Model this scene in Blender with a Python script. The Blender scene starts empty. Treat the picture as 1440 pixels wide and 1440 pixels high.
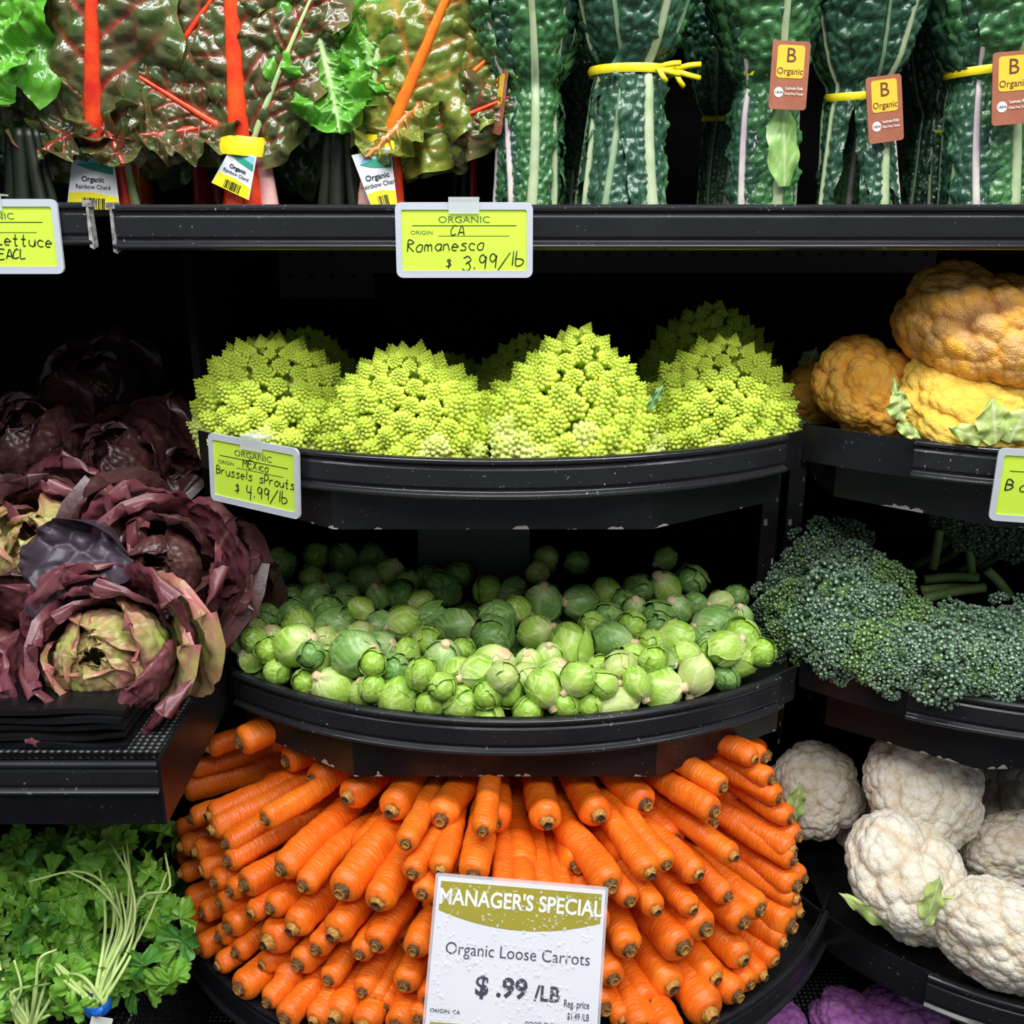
import bpy, bmesh, math, random
import numpy as np
from mathutils import Vector, Matrix, Euler, kdtree

C = bpy.context.scene.collection
PI = math.pi
# ------------------------------------------------------------------ camera, light, exposure
PITCH = math.radians(17.6); FPX = 1390.0
cp, sp = math.cos(PITCH), math.sin(PITCH)
cam_d = bpy.data.cameras.new('camera'); cam = bpy.data.objects.new('camera', cam_d); C.objects.link(cam)
cam.location = (0, 0, 0); cam.rotation_euler = (PI/2-PITCH, 0, 0)
cam_d.sensor_width = 36; cam_d.lens = 36*FPX/1440; cam_d.clip_start = 0.02
bpy.context.scene.camera = cam

world = bpy.data.worlds.new('world'); bpy.context.scene.world = world
world.use_nodes = True
world.node_tree.nodes['Background'].inputs[0].default_value = (.80, .90, 1.0, 1)
world.node_tree.nodes['Background'].inputs[1].default_value = 0.15

def area(name, loc, target, sx, sy, power, col):
    l = bpy.data.lights.new(name, 'AREA'); l.shape = 'RECTANGLE'; l.size = sx; l.size_y = sy
    l.energy = power; l.color = col
    o = bpy.data.objects.new(name, l); C.objects.link(o); o.location = loc
    o.rotation_euler = (Vector(target)-Vector(loc)).to_track_quat('-Z', 'Y').to_euler()
    return o
area('canopy_light', (0, .42, 1.05), (0, 1.0, -.2), 2.6, .16, 24, (.97, 1.0, .98))
area('aisle_light', (.3, -.9, 1.5), (0, 1.0, -.3), 2.2, .5, 26, (1.0, .98, .96))

vs = bpy.context.scene.view_settings
vs.view_transform = 'Standard'; vs.look = 'None'; vs.gamma = 1; vs.use_curve_mapping = False
vs.exposure = 0.72

# ------------------------------------------------------------------ picture geometry helpers
def ray(px, py):
    a = -(py-720)/FPX
    return np.array([(px-720)/FPX, cp+a*sp, -sp+a*cp])
def atY(px, py, Y):
    d = ray(px, py); return d*(Y/d[1])
def atZ(px, py, z):
    d = ray(px, py); return d*(z/d[2])
def depth(p): return p[1]*cp-p[2]*sp
def project(p):
    d = depth(p); return 720+FPX*p[0]/d, 720-FPX*(p[1]*sp+p[2]*cp)/d

# ------------------------------------------------------------------ naming helpers
def empty(name, loc=(0, 0, 0), rot=(0, 0, 0)):
    o = bpy.data.objects.new(name, None); C.objects.link(o); o.location = loc; o.rotation_euler = rot
    o.empty_display_size = .02
    return o
def tag(o, label=None, cat=None, group=None, kind=None):
    if label: o['label'] = label
    if cat: o['category'] = cat
    if group: o['group'] = group
    if kind: o['kind'] = kind
    return o
ORD = ['', 'first', 'second', 'third', 'fourth', 'fifth', 'sixth', 'seventh', 'eighth', 'ninth', 'tenth', 'eleventh', 'twelfth',
       'thirteenth', 'fourteenth', 'fifteenth', 'sixteenth', 'seventeenth', 'eighteenth', 'nineteenth', 'twentieth',
       'twenty-first', 'twenty-second', 'twenty-third', 'twenty-fourth', 'twenty-fifth', 'twenty-sixth', 'twenty-seventh', 'twenty-eighth', 'twenty-ninth', 'thirtieth']

# ------------------------------------------------------------------ mesh helpers
def mesh_np(name, V, F, mats=(), attr=None, smooth=True, fm=None):
    V = np.asarray(V, dtype=np.float32).reshape(-1, 3)
    me = bpy.data.meshes.new(name)
    if isinstance(F, np.ndarray):
        n, k = F.shape
        me.vertices.add(len(V)); me.vertices.foreach_set('co', V.ravel())
        me.loops.add(n*k); me.loops.foreach_set('vertex_index', F.astype(np.int32).ravel())
        me.polygons.add(n); me.polygons.foreach_set('loop_start', np.arange(0, n*k, k, dtype=np.int32))
        me.update(calc_edges=True)
    else:
        me.from_pydata(V.tolist(), [], F); me.update()
    if smooth: me.polygons.foreach_set('use_smooth', np.ones(len(me.polygons), dtype=bool))
    if not isinstance(F, np.ndarray) and len(F) < 6000:
        bm = bmesh.new(); bm.from_mesh(me); bmesh.ops.recalc_face_normals(bm, faces=bm.faces); bm.to_mesh(me); bm.free()
    for m in mats: me.materials.append(m)
    if fm is not None: me.polygons.foreach_set('material_index', np.asarray(fm, dtype=np.int32))
    if attr is not None:
        A = np.ones((len(V), 4), dtype=np.float32); attr = np.asarray(attr, dtype=np.float32).reshape(len(V), -1)
        A[:, :attr.shape[1]] = attr
        ca = me.color_attributes.new('leaf', 'FLOAT_COLOR', 'POINT'); ca.data.foreach_set('color', A.ravel())
    me.validate()
    return me
def link(name, me, parent=None, loc=None, rot=None, scale=None, mat4=None):
    o = bpy.data.objects.new(name, me); C.objects.link(o)
    if parent: o.parent = parent
    if loc is not None: o.location = loc
    if rot is not None: o.rotation_euler = rot
    if scale is not None: o.scale = (scale,)*3 if isinstance(scale, (int, float)) else scale
    if mat4 is not None: o.matrix_basis = mat4
    return o
class MB:
    def __init__(s): s.V = []; s.F = []; s.A = []; s.n = 0
    def add(s, V, F, A=None, M=None):
        V = np.asarray(V, float).reshape(-1, 3)
        if M is not None:
            M = np.array(M); V = V@M[:3, :3].T+M[:3, 3]
        s.V.append(V); s.F += [tuple(int(i)+s.n for i in f) for f in F]; s.n += len(V)
        s.A.append(np.zeros((len(V), 3)) if A is None else np.asarray(A, float))
        return s
    def mesh(s, name, mats, attr=False, smooth=True):
        return mesh_np(name, np.concatenate(s.V), s.F, mats, np.concatenate(s.A) if attr else None, smooth)
    def box(s, x0, x1, y0, y1, z0, z1, M=None):
        V = [(x, y, z) for x in (x0, x1) for y in (y0, y1) for z in (z0, z1)]
        return s.add(V, [(0, 1, 3, 2), (4, 6, 7, 5), (0, 4, 5, 1), (2, 3, 7, 6), (0, 2, 6, 4), (1, 5, 7, 3)], M=M)
def grid_faces(nu, nv, wrap=False):
    i = np.arange(nv-1)[:, None]; j = np.arange(nu if wrap else nu-1)[None, :]
    a = i*nu+j; b = i*nu+(j+1) % nu
    return np.stack([a, b, b+nu, a+nu], -1).reshape(-1, 4)
def bevel(o, w=.001, seg=2):
    m = o.modifiers.new('bevel', 'BEVEL'); m.width = w; m.segments = seg; m.limit_method = 'ANGLE'; m.angle_limit = .6
    return o
def tube(pts, rad, n=10, cap=True, flat=1.0):
    pts = np.asarray(pts, float); m = len(pts)
    rad = np.broadcast_to(np.asarray(rad, float), (m,))
    t = np.gradient(pts, axis=0); t /= np.linalg.norm(t, axis=1)[:, None]+1e-12
    up = np.array([0, -1., 0]) if abs(t[0][1]) < .9 else np.array([1., 0, 0])
    V = []
    for k in range(m):
        x = np.cross(up, t[k]); x /= np.linalg.norm(x)+1e-12; y = np.cross(t[k], x); up = y
        a = np.arange(n)*2*PI/n
        V.append(pts[k]+rad[k]*(np.cos(a)[:, None]*x+flat*np.sin(a)[:, None]*y))
    V = np.concatenate(V); F = [tuple(f) for f in grid_faces(n, m, True)]
    if cap: F += [tuple(range(n))[::-1], tuple(range((m-1)*n, m*n))]
    return V, F
def spline(pts, n):
    pts = np.asarray(pts, float); m = len(pts); out = []
    P = np.vstack([2*pts[0]-pts[1], pts, 2*pts[-1]-pts[-2]])
    for t in np.linspace(0, m-1, n):
        i = min(int(t), m-2); f = t-i; a, b, c, d = P[i:i+4]
        out.append(.5*((2*b)+(-a+c)*f+(2*a-5*b+4*c-d)*f*f+(-a+3*b-3*c+d)*f**3))
    return np.array(out)
def h2(x, y, s): return np.modf(np.abs(np.sin(x*127.1+y*311.7+s*74.7)*43758.5453))[0]
def worley(x, y, seed=0):
    xi, yi = np.floor(x), np.floor(y); F1 = np.full(x.shape, 9.); F2 = F1.copy()
    for dx in (-1, 0, 1):
        for dy in (-1, 0, 1):
            cx, cy = xi+dx, yi+dy
            d = np.hypot(cx+.1+.8*h2(cx, cy, seed)-x, cy+.1+.8*h2(cx, cy, seed+5.3)-y)
            F2 = np.where(d < F1, F1, np.minimum(F2, d)); F1 = np.minimum(F1, d)
    return F1, F2
def vnoise(x, y, seed=0):
    xi, yi = np.floor(x), np.floor(y); fx, fy = x-xi, y-yi
    fx = fx*fx*(3-2*fx); fy = fy*fy*(3-2*fy)
    return (h2(xi, yi, seed)*(1-fx)+h2(xi+1, yi, seed)*fx)*(1-fy)+(h2(xi, yi+1, seed)*(1-fx)+h2(xi+1, yi+1, seed)*fx)*fy
def fbm(x, y, seed=0, o=3):
    return sum(vnoise(x*2**k, y*2**k, seed+k)*.5**k for k in range(o))/sum(.5**k for k in range(o))
def frame(z, up=(0, 0, 1)):
    z = Vector(z).normalized(); x = Vector(up).cross(z)
    if x.length < 1e-4: x = Vector((1, 0, 0)).cross(z)
    x.normalize(); y = z.cross(x)
    return Matrix((x, y, z)).transposed()
def T4(loc, R3=None, s=1.0):
    M = (R3 if R3 is not None else Matrix.Identity(3)).to_4x4()
    M = Matrix.Translation(Vector(loc))@M@Matrix.Scale(s, 4)
    return M

# ------------------------------------------------------------------ materials
def newmat(name):
    m = bpy.data.materials.new(name); m.use_nodes = True
    nt = m.node_tree; b = nt.nodes['Principled BSDF']
    return m, nt, b
def nd(nt, typ, **kw):
    n = nt.nodes.new(typ)
    for k, v in kw.items():
        if k.startswith('i_'): n.inputs[k[2:]].default_value = v
        elif k.startswith('n'): n.inputs[int(k[1:])].default_value = v
        else: setattr(n, k, v)
    return n
def c4(c): return (c[0], c[1], c[2], 1)
def mixc(nt, fac, a, b):
    n = nt.nodes.new('ShaderNodeMix'); n.data_type = 'RGBA'
    for idx, v in ((0, fac), (6, a), (7, b)):
        if hasattr(v, 'is_linked') or hasattr(v, 'links'): nt.links.new(v, n.inputs[idx])
        else: n.inputs[idx].default_value = v if idx == 0 else c4(v)
    return n.outputs[2]
def ramp(nt, src, lo, hi):
    n = nt.nodes.new('ShaderNodeMapRange'); n.inputs[1].default_value = lo; n.inputs[2].default_value = hi; nt.links.new(src, n.inputs[0])
    return n.outputs[0]
def mathn(nt, op, a, b=None):
    n = nt.nodes.new('ShaderNodeMath'); n.operation = op
    for i, v in enumerate((a, b)):
        if v is None: continue
        if hasattr(v, 'links'): nt.links.new(v, n.inputs[i])
        else: n.inputs[i].default_value = v
    return n.outputs[0]
def noise(nt, scale, detail=3, src=None, dist=0):
    n = nd(nt, 'ShaderNodeTexNoise', i_Scale=scale, i_Detail=detail, i_Distortion=dist)
    if src is None:
        tc = nt.nodes.get('tc') or nt.nodes.new('ShaderNodeTexCoord'); tc.name = 'tc'; src = tc.outputs['Object']
    nt.links.new(src, n.inputs['Vector']); return n.outputs['Fac']
def bumpn(nt, b, h, strength=.3, dist=.001):
    n = nd(nt, 'ShaderNodeBump', i_Strength=strength, i_Distance=dist); nt.links.new(h, n.inputs['Height'])
    nt.links.new(n.outputs[0], b.inputs['Normal']); return n
def plain(name, col, rough=.5, col2=None, nscale=40, bump=None, spec=.5, coat=0, metal=0, emit=None):
    m, nt, b = newmat(name)
    b.inputs['Roughness'].default_value = rough; b.inputs['Specular IOR Level'].default_value = spec
    b.inputs['Coat Weight'].default_value = coat; b.inputs['Coat Roughness'].default_value = .08; b.inputs['Metallic'].default_value = metal
    f = noise(nt, nscale, 4)
    nt.links.new(mixc(nt, ramp(nt, f, .35, .65), col, col2 or tuple(x*.85 for x in col)), b.inputs['Base Color'])
    if bump: bumpn(nt, b, noise(nt, bump[0], 3), bump[1])
    return m
def black_mat(name, col=(.006, .006, .007), rough=.32, dust=.5, chips=None):
    m, nt, b = newmat(name)
    f = noise(nt, 9, 5); nt.links.new(ramp(nt, f, .2, .9), b.inputs['Roughness'])
    mr = b.inputs['Roughness'].links[0].from_node; mr.inputs[3].default_value = rough-.10; mr.inputs[4].default_value = rough+.22
    sp_ = noise(nt, 260, 2); spk = ramp(nt, sp_, .70, .74)
    big = ramp(nt, noise(nt, 14, 4), .45, .75)
    fac = mathn(nt, 'MULTIPLY', mathn(nt, 'MULTIPLY', spk, big), dust)
    haze = mixc(nt, mathn(nt, 'MULTIPLY', big, .35), col, (.024, .024, .030))
    colr = mixc(nt, fac, haze, (.5, .5, .52))
    if chips:
        tc = nt.nodes['tc']; sx = nt.nodes.new('ShaderNodeSeparateXYZ'); nt.links.new(tc.outputs['Object'], sx.inputs[0])
        n2 = noise(nt, 42, 3)
        edge = mathn(nt, 'SUBTRACT', mathn(nt, 'MULTIPLY', mathn(nt, 'SUBTRACT', n2, .585), chips[1]), mathn(nt, 'SUBTRACT', sx.outputs[2], chips[0]))
        k = ramp(nt, edge, 0, .0004)
        colr = mixc(nt, k, colr, (.36, .33, .33))
    nt.links.new(colr, b.inputs['Base Color'])
    bumpn(nt, b, noise(nt, 120, 3), .12, .0006); b.inputs['Specular IOR Level'].default_value = .38
    return m
M_black = black_mat('black_plastic', rough=.30)
M_rail = black_mat('dusty_black_rail', (.014, .014, .017), .20, .9)
M_wall = plain('black_back_panel', (.0016, .0016, .002), .8, (.0025, .0025, .003), 6, spec=.12)
def pegmat():
    m, nt, b = newmat('pegboard_black')
    tc = nt.nodes.new('ShaderNodeTexCoord'); sx = nt.nodes.new('ShaderNodeSeparateXYZ'); nt.links.new(tc.outputs['Object'], sx.inputs[0])
    def cell(s):
        f = mathn(nt, 'FRACT', mathn(nt, 'MULTIPLY', s, 1/.031)); f = mathn(nt, 'SUBTRACT', f, .5); return mathn(nt, 'MULTIPLY', f, f)
    d = mathn(nt, 'SQRT', mathn(nt, 'ADD', cell(sx.outputs[0]), cell(sx.outputs[2])))
    k = ramp(nt, d, .11, .14)
    nt.links.new(mixc(nt, k, (.0005, .0005, .0005), (.10, .08, .068)), b.inputs['Base Color']); b.inputs['Roughness'].default_value = .6
    return m
M_peg = pegmat()
def meshmat():
    m, nt, b = newmat('knobbly_black_liner')
    tc = nt.nodes.new('ShaderNodeTexCoord')
    v = nd(nt, 'ShaderNodeTexVoronoi', i_Scale=150, i_Randomness=.12); nt.links.new(tc.outputs['Object'], v.inputs['Vector'])
    h = ramp(nt, v.outputs['Distance'], .55, .1)
    nt.links.new(mixc(nt, h, (.006, .006, .007), (.06, .065, .07)), b.inputs['Base Color']); b.inputs['Roughness'].default_value = .35
    bumpn(nt, b, h, .9, .003); return m
M_mesh = meshmat()

def leaf_mat(name, a, b_, vein, edge=None, edge_amt=0, base=None, rough=.3, trans=.15, bump=(260, .25), nscale=35, coat=.0, vs_=1.0, spec=.5):
    m, nt, b = newmat(name)
    at = nd(nt, 'ShaderNodeAttribute', attribute_name='leaf'); sx = nt.nodes.new('ShaderNodeSeparateColor'); nt.links.new(at.outputs['Color'], sx.inputs[0])
    col = mixc(nt, ramp(nt, noise(nt, nscale, 4), .35, .65), a, b_)
    if edge:
        e = mathn(nt, 'MULTIPLY', sx.outputs[1], edge_amt); n_ = noise(nt, 28, 3)
        e = mathn(nt, 'MULTIPLY', e, ramp(nt, n_, .2, .6)); col = mixc(nt, e, col, edge)
    if base:
        col = mixc(nt, ramp(nt, sx.outputs[2], .45, .05), col, base)
    v = mathn(nt, 'MULTIPLY', sx.outputs[0], vs_); col = mixc(nt, v, col, vein)
    nt.links.new(col, b.inputs['Base Color'])
    b.inputs['Roughness'].default_value = rough; b.inputs['Coat Weight'].default_value = coat; b.inputs['Coat Roughness'].default_value = .12
    b.inputs['Specular IOR Level'].default_value = spec
    bumpn(nt, b, noise(nt, bump[0], 3), bump[1], .0012)
    if trans:
        tr = nt.nodes.new('ShaderNodeBsdfTranslucent'); nt.links.new(col, tr.inputs[0]); mx = nt.nodes.new('ShaderNodeMixShader')
        mx.inputs[0].default_value = trans; nt.links.new(b.outputs[0], mx.inputs[1]); nt.links.new(tr.outputs[0], mx.inputs[2])
        nt.links.new(mx.outputs[0], nt.nodes['Material Output'].inputs[0])
    return m

# ------------------------------------------------------------------ lettering
def text_mesh(s, size, mat, bold=0, align='CENTER', extr=.0001, spacing=1.0, sx=1.0):
    cu = bpy.data.curves.new('lettering', 'FONT'); cu.body = s; cu.size = size; cu.align_x = align; cu.align_y = 'CENTER'
    cu.extrude = extr; cu.offset = bold; cu.space_character = spacing; cu.resolution_u = 3
    o = bpy.data.objects.new('t', cu); C.objects.link(o)
    dg = bpy.context.evaluated_depsgraph_get(); dg.update()
    me = bpy.data.meshes.new_from_object(o.evaluated_get(dg)); bpy.data.objects.remove(o)
    me.materials.clear(); me.materials.append(mat)
    # turn the flat text (xy) into the xz plane facing -y
    V = np.zeros(len(me.vertices)*3); me.vertices.foreach_get('co', V); V = V.reshape(-1, 3)
    W = np.stack([V[:, 0]*sx, -V[:, 2], V[:, 1]], -1); me.vertices.foreach_set('co', W.ravel()); me.update()
    return me
GL = {'A': '02 39 62|14 54', 'C': '58 39 06 03 22 53', 'E': '59 09 02 52|06 46', 'L': '09 02 52', 'M': '02 09 35 69 62', 'R': '02 09 48 47 06 52',
      'B': '02 09 48 46 06 55 43 02', 'S': '58 39 17 26 55 43 12 03', 'P': '02 09 49 57 35 05', 'X': '09 52|59 02', 'a': '56 26 04 13 32 54 56 52', 'b': '09 02 42 54 35 05',
      'c': '55 26 04 22 52', 'e': '04 54 45 26 04 12 42', 'l': '19 12', 'm': '02 06|05 26 32|35 56 62', 'n': '06 02|05 36 52', 'o': '26 04 12 42 55 46 26',
      'r': '06 02|05 36 46', 's': '56 26 15 44 42 02', 't': '29 22 42|06 46', 'u': '06 03 22 42 56|56 52', 'x': '06 52|56 02', 'i': '26 22|28 29', '1': '29 22',
      '3': '08 39 57 36 25 36 54 42 12 03', '4': '09 05 55|49 40', '9': '57 39 18 16 35 57 58 52', '$': '57 28 17 36 54 33 03|39 31', '/': '00 79', '#': '12 38|32 58|04 64|17 67', '.': '12 13', ' ': ''}
GW = {'l': 3.5, 'i': 3.5, '1': 4, '.': 3, ' ': 4, 'M': 8, 'm': 8, '/': 7}
def hand(s, h, mat, x0, z0, w=.0009, slant=.12, parent=None, rise=0):
    mb = MB(); k = h/7.; x = 0
    for ch in s:
        for pl in [p for p in GL.get(ch, '').split('|') if p]:
            P = np.array([((int(q[0])*.76+slant*int(q[1]))*k+x, 0, (int(q[1])-2)*k+rise*x) for q in pl.split()])
            P = spline(P, len(P)*3) if len(P) > 2 else P
            V, F = tube(np.array([[p[0]+x0, -.0010, p[2]+z0] for p in P]), w/2, 6, flat=.4)
            mb.add(V, F)
        x += GW.get(ch, 6.6)*k*.80
    o = link('handwriting', mb.mesh('handwriting', [mat]), parent); return o
M_ink = plain('black_ink', (.01, .01, .012), .4); M_grey_ink = plain('grey_print', (.10, .16, .05), .6)
M_slate = plain('slate_print', (.06, .06, .09), .5); M_white = plain('white_print', (.85, .85, .82), .5)
M_card = plain('lime_card', (.58, .80, .06), .45, (.55, .77, .055), 15)
def clear_mat(name, col, alpha, rough=.15):
    m, nt, b = newmat(name); b.inputs['Base Color'].default_value = c4(col); b.inputs['Roughness'].default_value = rough
    b.inputs['Alpha'].default_value = alpha; bumpn(nt, b, noise(nt, 90, 2), .3, .001); return m
M_sleeve = clear_mat('frosted_clear_sleeve', (.62, .66, .74), .72)
M_clip = clear_mat('clear_clip', (.75, .8, .78), .45)
M_clear = clear_mat('clear_acrylic', (.8, .8, .85), .35)
def rrect(w, h, r, n=5):
    P = []
    for cx, cz, a0 in ((w/2-r, h/2-r, 0), (-w/2+r, h/2-r, 90), (-w/2+r, -h/2+r, 180), (w/2-r, -h/2+r, 270)):
        for i in range(n+1):
            a = math.radians(a0+90*i/n); P.append((cx+r*math.cos(a), cz+r*math.sin(a)))
    return P
def slab(P, y0, y1):
    n = len(P); V = [(x, y0, z) for x, z in P]+[(x, y1, z) for x, z in P]
    F = [tuple(range(n)), tuple(range(n, 2*n))[::-1]]+[(i, i+n, (i+1) % n+n, (i+1) % n) for i in range(n)]
    return V, F
def prism_obj(name, P, y0, y1, mat, parent, smooth=False):
    V, F = slab(P, y0, y1); return link(name, mesh_np(name, V, F, [mat], smooth=smooth), parent)

def price_tag(loc, rot, w, h, label, lines, printed=True):
    r = empty('price_tag', loc, rot); tag(r, label, 'price tag', 'lime price tags clipped to the shelf edges')
    ring = MB(); Po, Pi = rrect(w, h, .006), rrect(w-.011, h-.013, .002)
    n = len(Po)
    for y0, y1 in ((-.002, .001),):
        V = [(x, y0, z) for x, z in Po]+[(x, y0, z) for x, z in Pi]+[(x, y1, z) for x, z in Po]+[(x, y1, z) for x, z in Pi]
        F = []
        for i in range(n):
            j = (i+1) % n
            F += [(i, j, n+j, n+i), (2*n+i, 3*n+i, 3*n+j, 2*n+j), (i, 2*n+i, 2*n+j, j), (n+i, n+j, 3*n+j, 3*n+i)]
        ring.add(V, F)
    link('sleeve', ring.mesh('sleeve', [M_sleeve], smooth=False), r)
    cd = prism_obj('card', rrect(w-.0105, h-.0125, .0015), -.0006, .0006, M_card, r); cd['label'] = 'lime green paper card'
    if printed:
        ob = link('lettering', text_mesh('ORGANIC', h*.125, M_grey_ink, sx=1.25), cd, (0, -.0008, h*.27))
        link('lettering', text_mesh('ORIGIN', h*.075, M_grey_ink, sx=1.2), cd, (-w*.31, -.0008, h*.10))
    mb = MB(); mb.box(-w*.38, w*.38, -.0009, -.0006, h*.19, h*.19+.0006); mb.box(-w*.19, w*.33, -.0009, -.0006, h*.055, h*.055+.0004)
    link('ruled_line', mb.mesh('ruled_line', [M_ink], smooth=False), cd)
    for (s, hh, x0, z0, ww, rise) in lines: hand(s, hh*h, M_ink, x0*w, z0*h, ww, parent=cd, rise=rise)
    mb = MB(); mb.box(-.014, .014, -.0035, -.002, h/2-.010, h/2+.003); mb.box(-.014, .014, -.0035, .012, h/2+.003, h/2+.0045)
    link('clip', mb.mesh('clip', [M_clip], smooth=False), r)
    return r

# ------------------------------------------------------------------ the setting
def struct(name, x0, x1, y0, y1, z0, z1, mat):
    o = link(name, MB().box(x0, x1, y0, y1, z0, z1).mesh(name, [mat], smooth=False)); o['kind'] = 'structure'; return o
YB = 1.5
struct('wall_back', -1.4, 1.6, YB, YB+.03, -1.2, .9, M_wall)
struct('floor', -1.4, 1.6, -.6, YB+.03, -1.3, -1.2, plain('dark_floor', (.02, .02, .02), .5))
struct('wall_left', -1.43, -1.4, .6, YB, -1.2, .9, M_wall)
struct('wall_right', 1.6, 1.63, .6, YB, -1.2, .9, M_wall)

def thing(name, label, cat, group=None, loc=(0, 0, 0), rot=(0, 0, 0)):
    return tag(empty(name, loc, rot), label, cat, group)
def poly_prism(P, z0, z1):
    n = len(P); V = [(x, y, z0) for x, y in P]+[(x, y, z1) for x, y in P]
    return V, [tuple(range(n))[::-1], tuple(range(n, 2*n))]+[(i, (i+1) % n, (i+1) % n+n, i+n) for i in range(n)]
def sweep(P, N, prof):
    # P plan points, N outward normals, prof closed list of (out, z)
    m = len(prof); V = np.array([[p[0]+n_[0]*o, p[1]+n_[1]*o, z] for p, n_ in zip(P, N) for o, z in prof])
    F = [tuple(f) for f in grid_faces(m, len(P), True)]; F += [tuple(range(m)), tuple(range((len(P)-1)*m, len(P)*m))[::-1]]
    return V, F
RAIL = [(0, 0), (.004, 0), (.0065, -.002), (.0065, -.006), (.0035, -.0085), (.0035, -.0115), (.005, -.013), (.005, -.033), (.0035, -.0355),
        (.0035, -.038), (.008, -.041), (.0085, -.044), (.0055, -.0465), (0, -.047)]
def rail_profile(z, H): return [(o+.0005, z+.0008+q*H/.047) for o, q in RAIL]
def arc(cx, cy, R, a0, a1, n):
    a = np.radians(np.linspace(a0, a1, n)); N = np.stack([np.sin(a), -np.cos(a)], -1)
    return N*R+np.array([cx, cy]), N

g_sh = 'black rounded display shelves'
def round_shelf(label, cx, cy, R, half, z, H, apron, railhalf=(-37, 37), Yback=YB-.005, corner=.15):
    r = thing('display_shelf', label, 'shelf', g_sh)
    P, N = arc(cx, cy, R, -half, half, 49)
    V, F = sweep(P, N, [(0, z), (-.003, z), (-.003, z-H), (0, z-H)]); o = link('edge_band', mesh_np('edge_band', V, F, [M_black], smooth=False), r)
    a0, a1 = railhalf; P2, N2 = arc(cx, cy, R, a0, a1, 41)
    V, F = sweep(P2, N2, rail_profile(z, H)); o = link('price_rail', mesh_np('price_rail', V, F, [M_rail], smooth=True), r)
    o.data.polygons.foreach_set('use_smooth', np.zeros(len(o.data.polygons), dtype=bool)); bevel(o, .0008, 2)
    Pp = [tuple(q*(1-.004/R)+np.array([cx, cy])*(.004/R)) for q in P]
    Pp += [(P[-1][0], Yback), (P[0][0], Yback)]
    V, F = poly_prism(Pp, z-.034, z-.028); link('deck', mesh_np('deck', V, F, [M_black], smooth=False), r)
    if apron:
        zb, yf = apron; e = .30
        Q = [(cx-corner-.015, yf), (cx+corner, yf), (cx+e, P[-1][1]+.01), (cx+e, P[-1][1]+.3), (cx-e, P[-1][1]+.3), (cx-e, P[-1][1]+.01)]
        V, F = poly_prism(Q, zb, z-.036)
        mt = black_mat('chipped_black_steel', rough=.3, chips=(zb+.0008, .05))
        link('apron', mesh_np('apron', V, F, [mt], smooth=False), r)
    return r
# three rounded bays in the middle column, three in the column beside it
Z1, Z2, Z3 = -.233, -.490, -.800
round_shelf('rounded black shelf holding the romanesco heads', 0-.012, 1.387, .487, 41, Z1, .040, (-.313, .93))
round_shelf('rounded black shelf holding the brussels sprouts', 0, 1.357, .487, 40, Z2, .040, (-.575, .90), (-38, 36))
r = round_shelf('rounded black tray under the fanned carrots', -.012, 1.19, .440, 64, Z3, .045, None, (-60, 60))
round_shelf('rounded black shelf under the golden cauliflowers', .66, 1.395, .487, 45, Z1, .040, (-.318, .95), (-31, 38))
round_shelf('rounded black shelf heaped with broccolini', .665, 1.365, .487, 44, Z2, .040, (-.585, .93), (-30, 38))
round_shelf('round black tray holding the white cauliflowers', .655, 1.15, .345, 68, Z3, .045, None, (-36, 60))
# straight top shelf in two lengths
M_pale = plain('pale_worn_clip', (.42, .40, .39), .5, (.12, .11, .11), 200)
def straight_shelf(name, label, x0, x1, y, z, H, clips=(), apron=None, back=YB-.005, mat=None, group='straight black shelves'):
    r = thing(name, label, 'shelf', group)
    P = np.array([(x0, y), (x1, y)]); N = np.array([(0, -1.), (0, -1.)])
    V, F = sweep(P, N, rail_profile(z, H)); o = link('price_rail', mesh_np('price_rail', V, F, [M_rail], smooth=False), r); bevel(o, .001, 2)
    link('deck', MB().box(x0, x1, y, back, z-.012, z-.006).mesh('deck', [M_black], smooth=False), r)
    if apron: link('apron', MB().box(x0+.01, x1-.01, y+.02, y+.024, apron, z-H).mesh('apron', [M_black], smooth=False), r)
    for x, sg in clips:
        mb = MB(); mb.box(x-.004, x+.004, y-.008, y+.004, z-.003, z+.0025)
        V = [(x-.0018, y-.0078, z-H), (x+.0018, y-.0078, z-H-.002), (x+.001, y-.0078, z), (x-.001, y-.0078, z), (x-.0018, y+.003, z-H), (x+.0018, y+.003, z-H), (x+.001, y+.003, z), (x-.001, y+.003, z)]
        mb.add(V, [(0, 1, 2, 3), (7, 6, 5, 4), (0, 4, 5, 1), (1, 5, 6, 2), (2, 6, 7, 3), (3, 7, 4, 0)])
        o = link('end_clip', mb.mesh('end_clip', [M_pale], smooth=False), r); o['label'] = 'pale worn end clip'
    return r
straight_shelf('display_shelf', 'long straight black top shelf under chard and kale', -.370, 1.5, .955, -.006, .041, [(-.368, 1)])
straight_shelf('display_shelf', 'short length of straight black top shelf behind the lettuce price tag', -1.35, -.380, .935, -.004, .038, [(-.381, -1)])
r = thing('display_shelf', 'unseen upper shelf above the greens', 'shelf', 'straight black shelves')  # unseen shelf above the view, there to shade the rear greens
link('deck', MB().box(-1.38, 1.58, 1.02, YB-.005, .40, .44).mesh('deck', [M_black], smooth=False), r)
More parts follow.
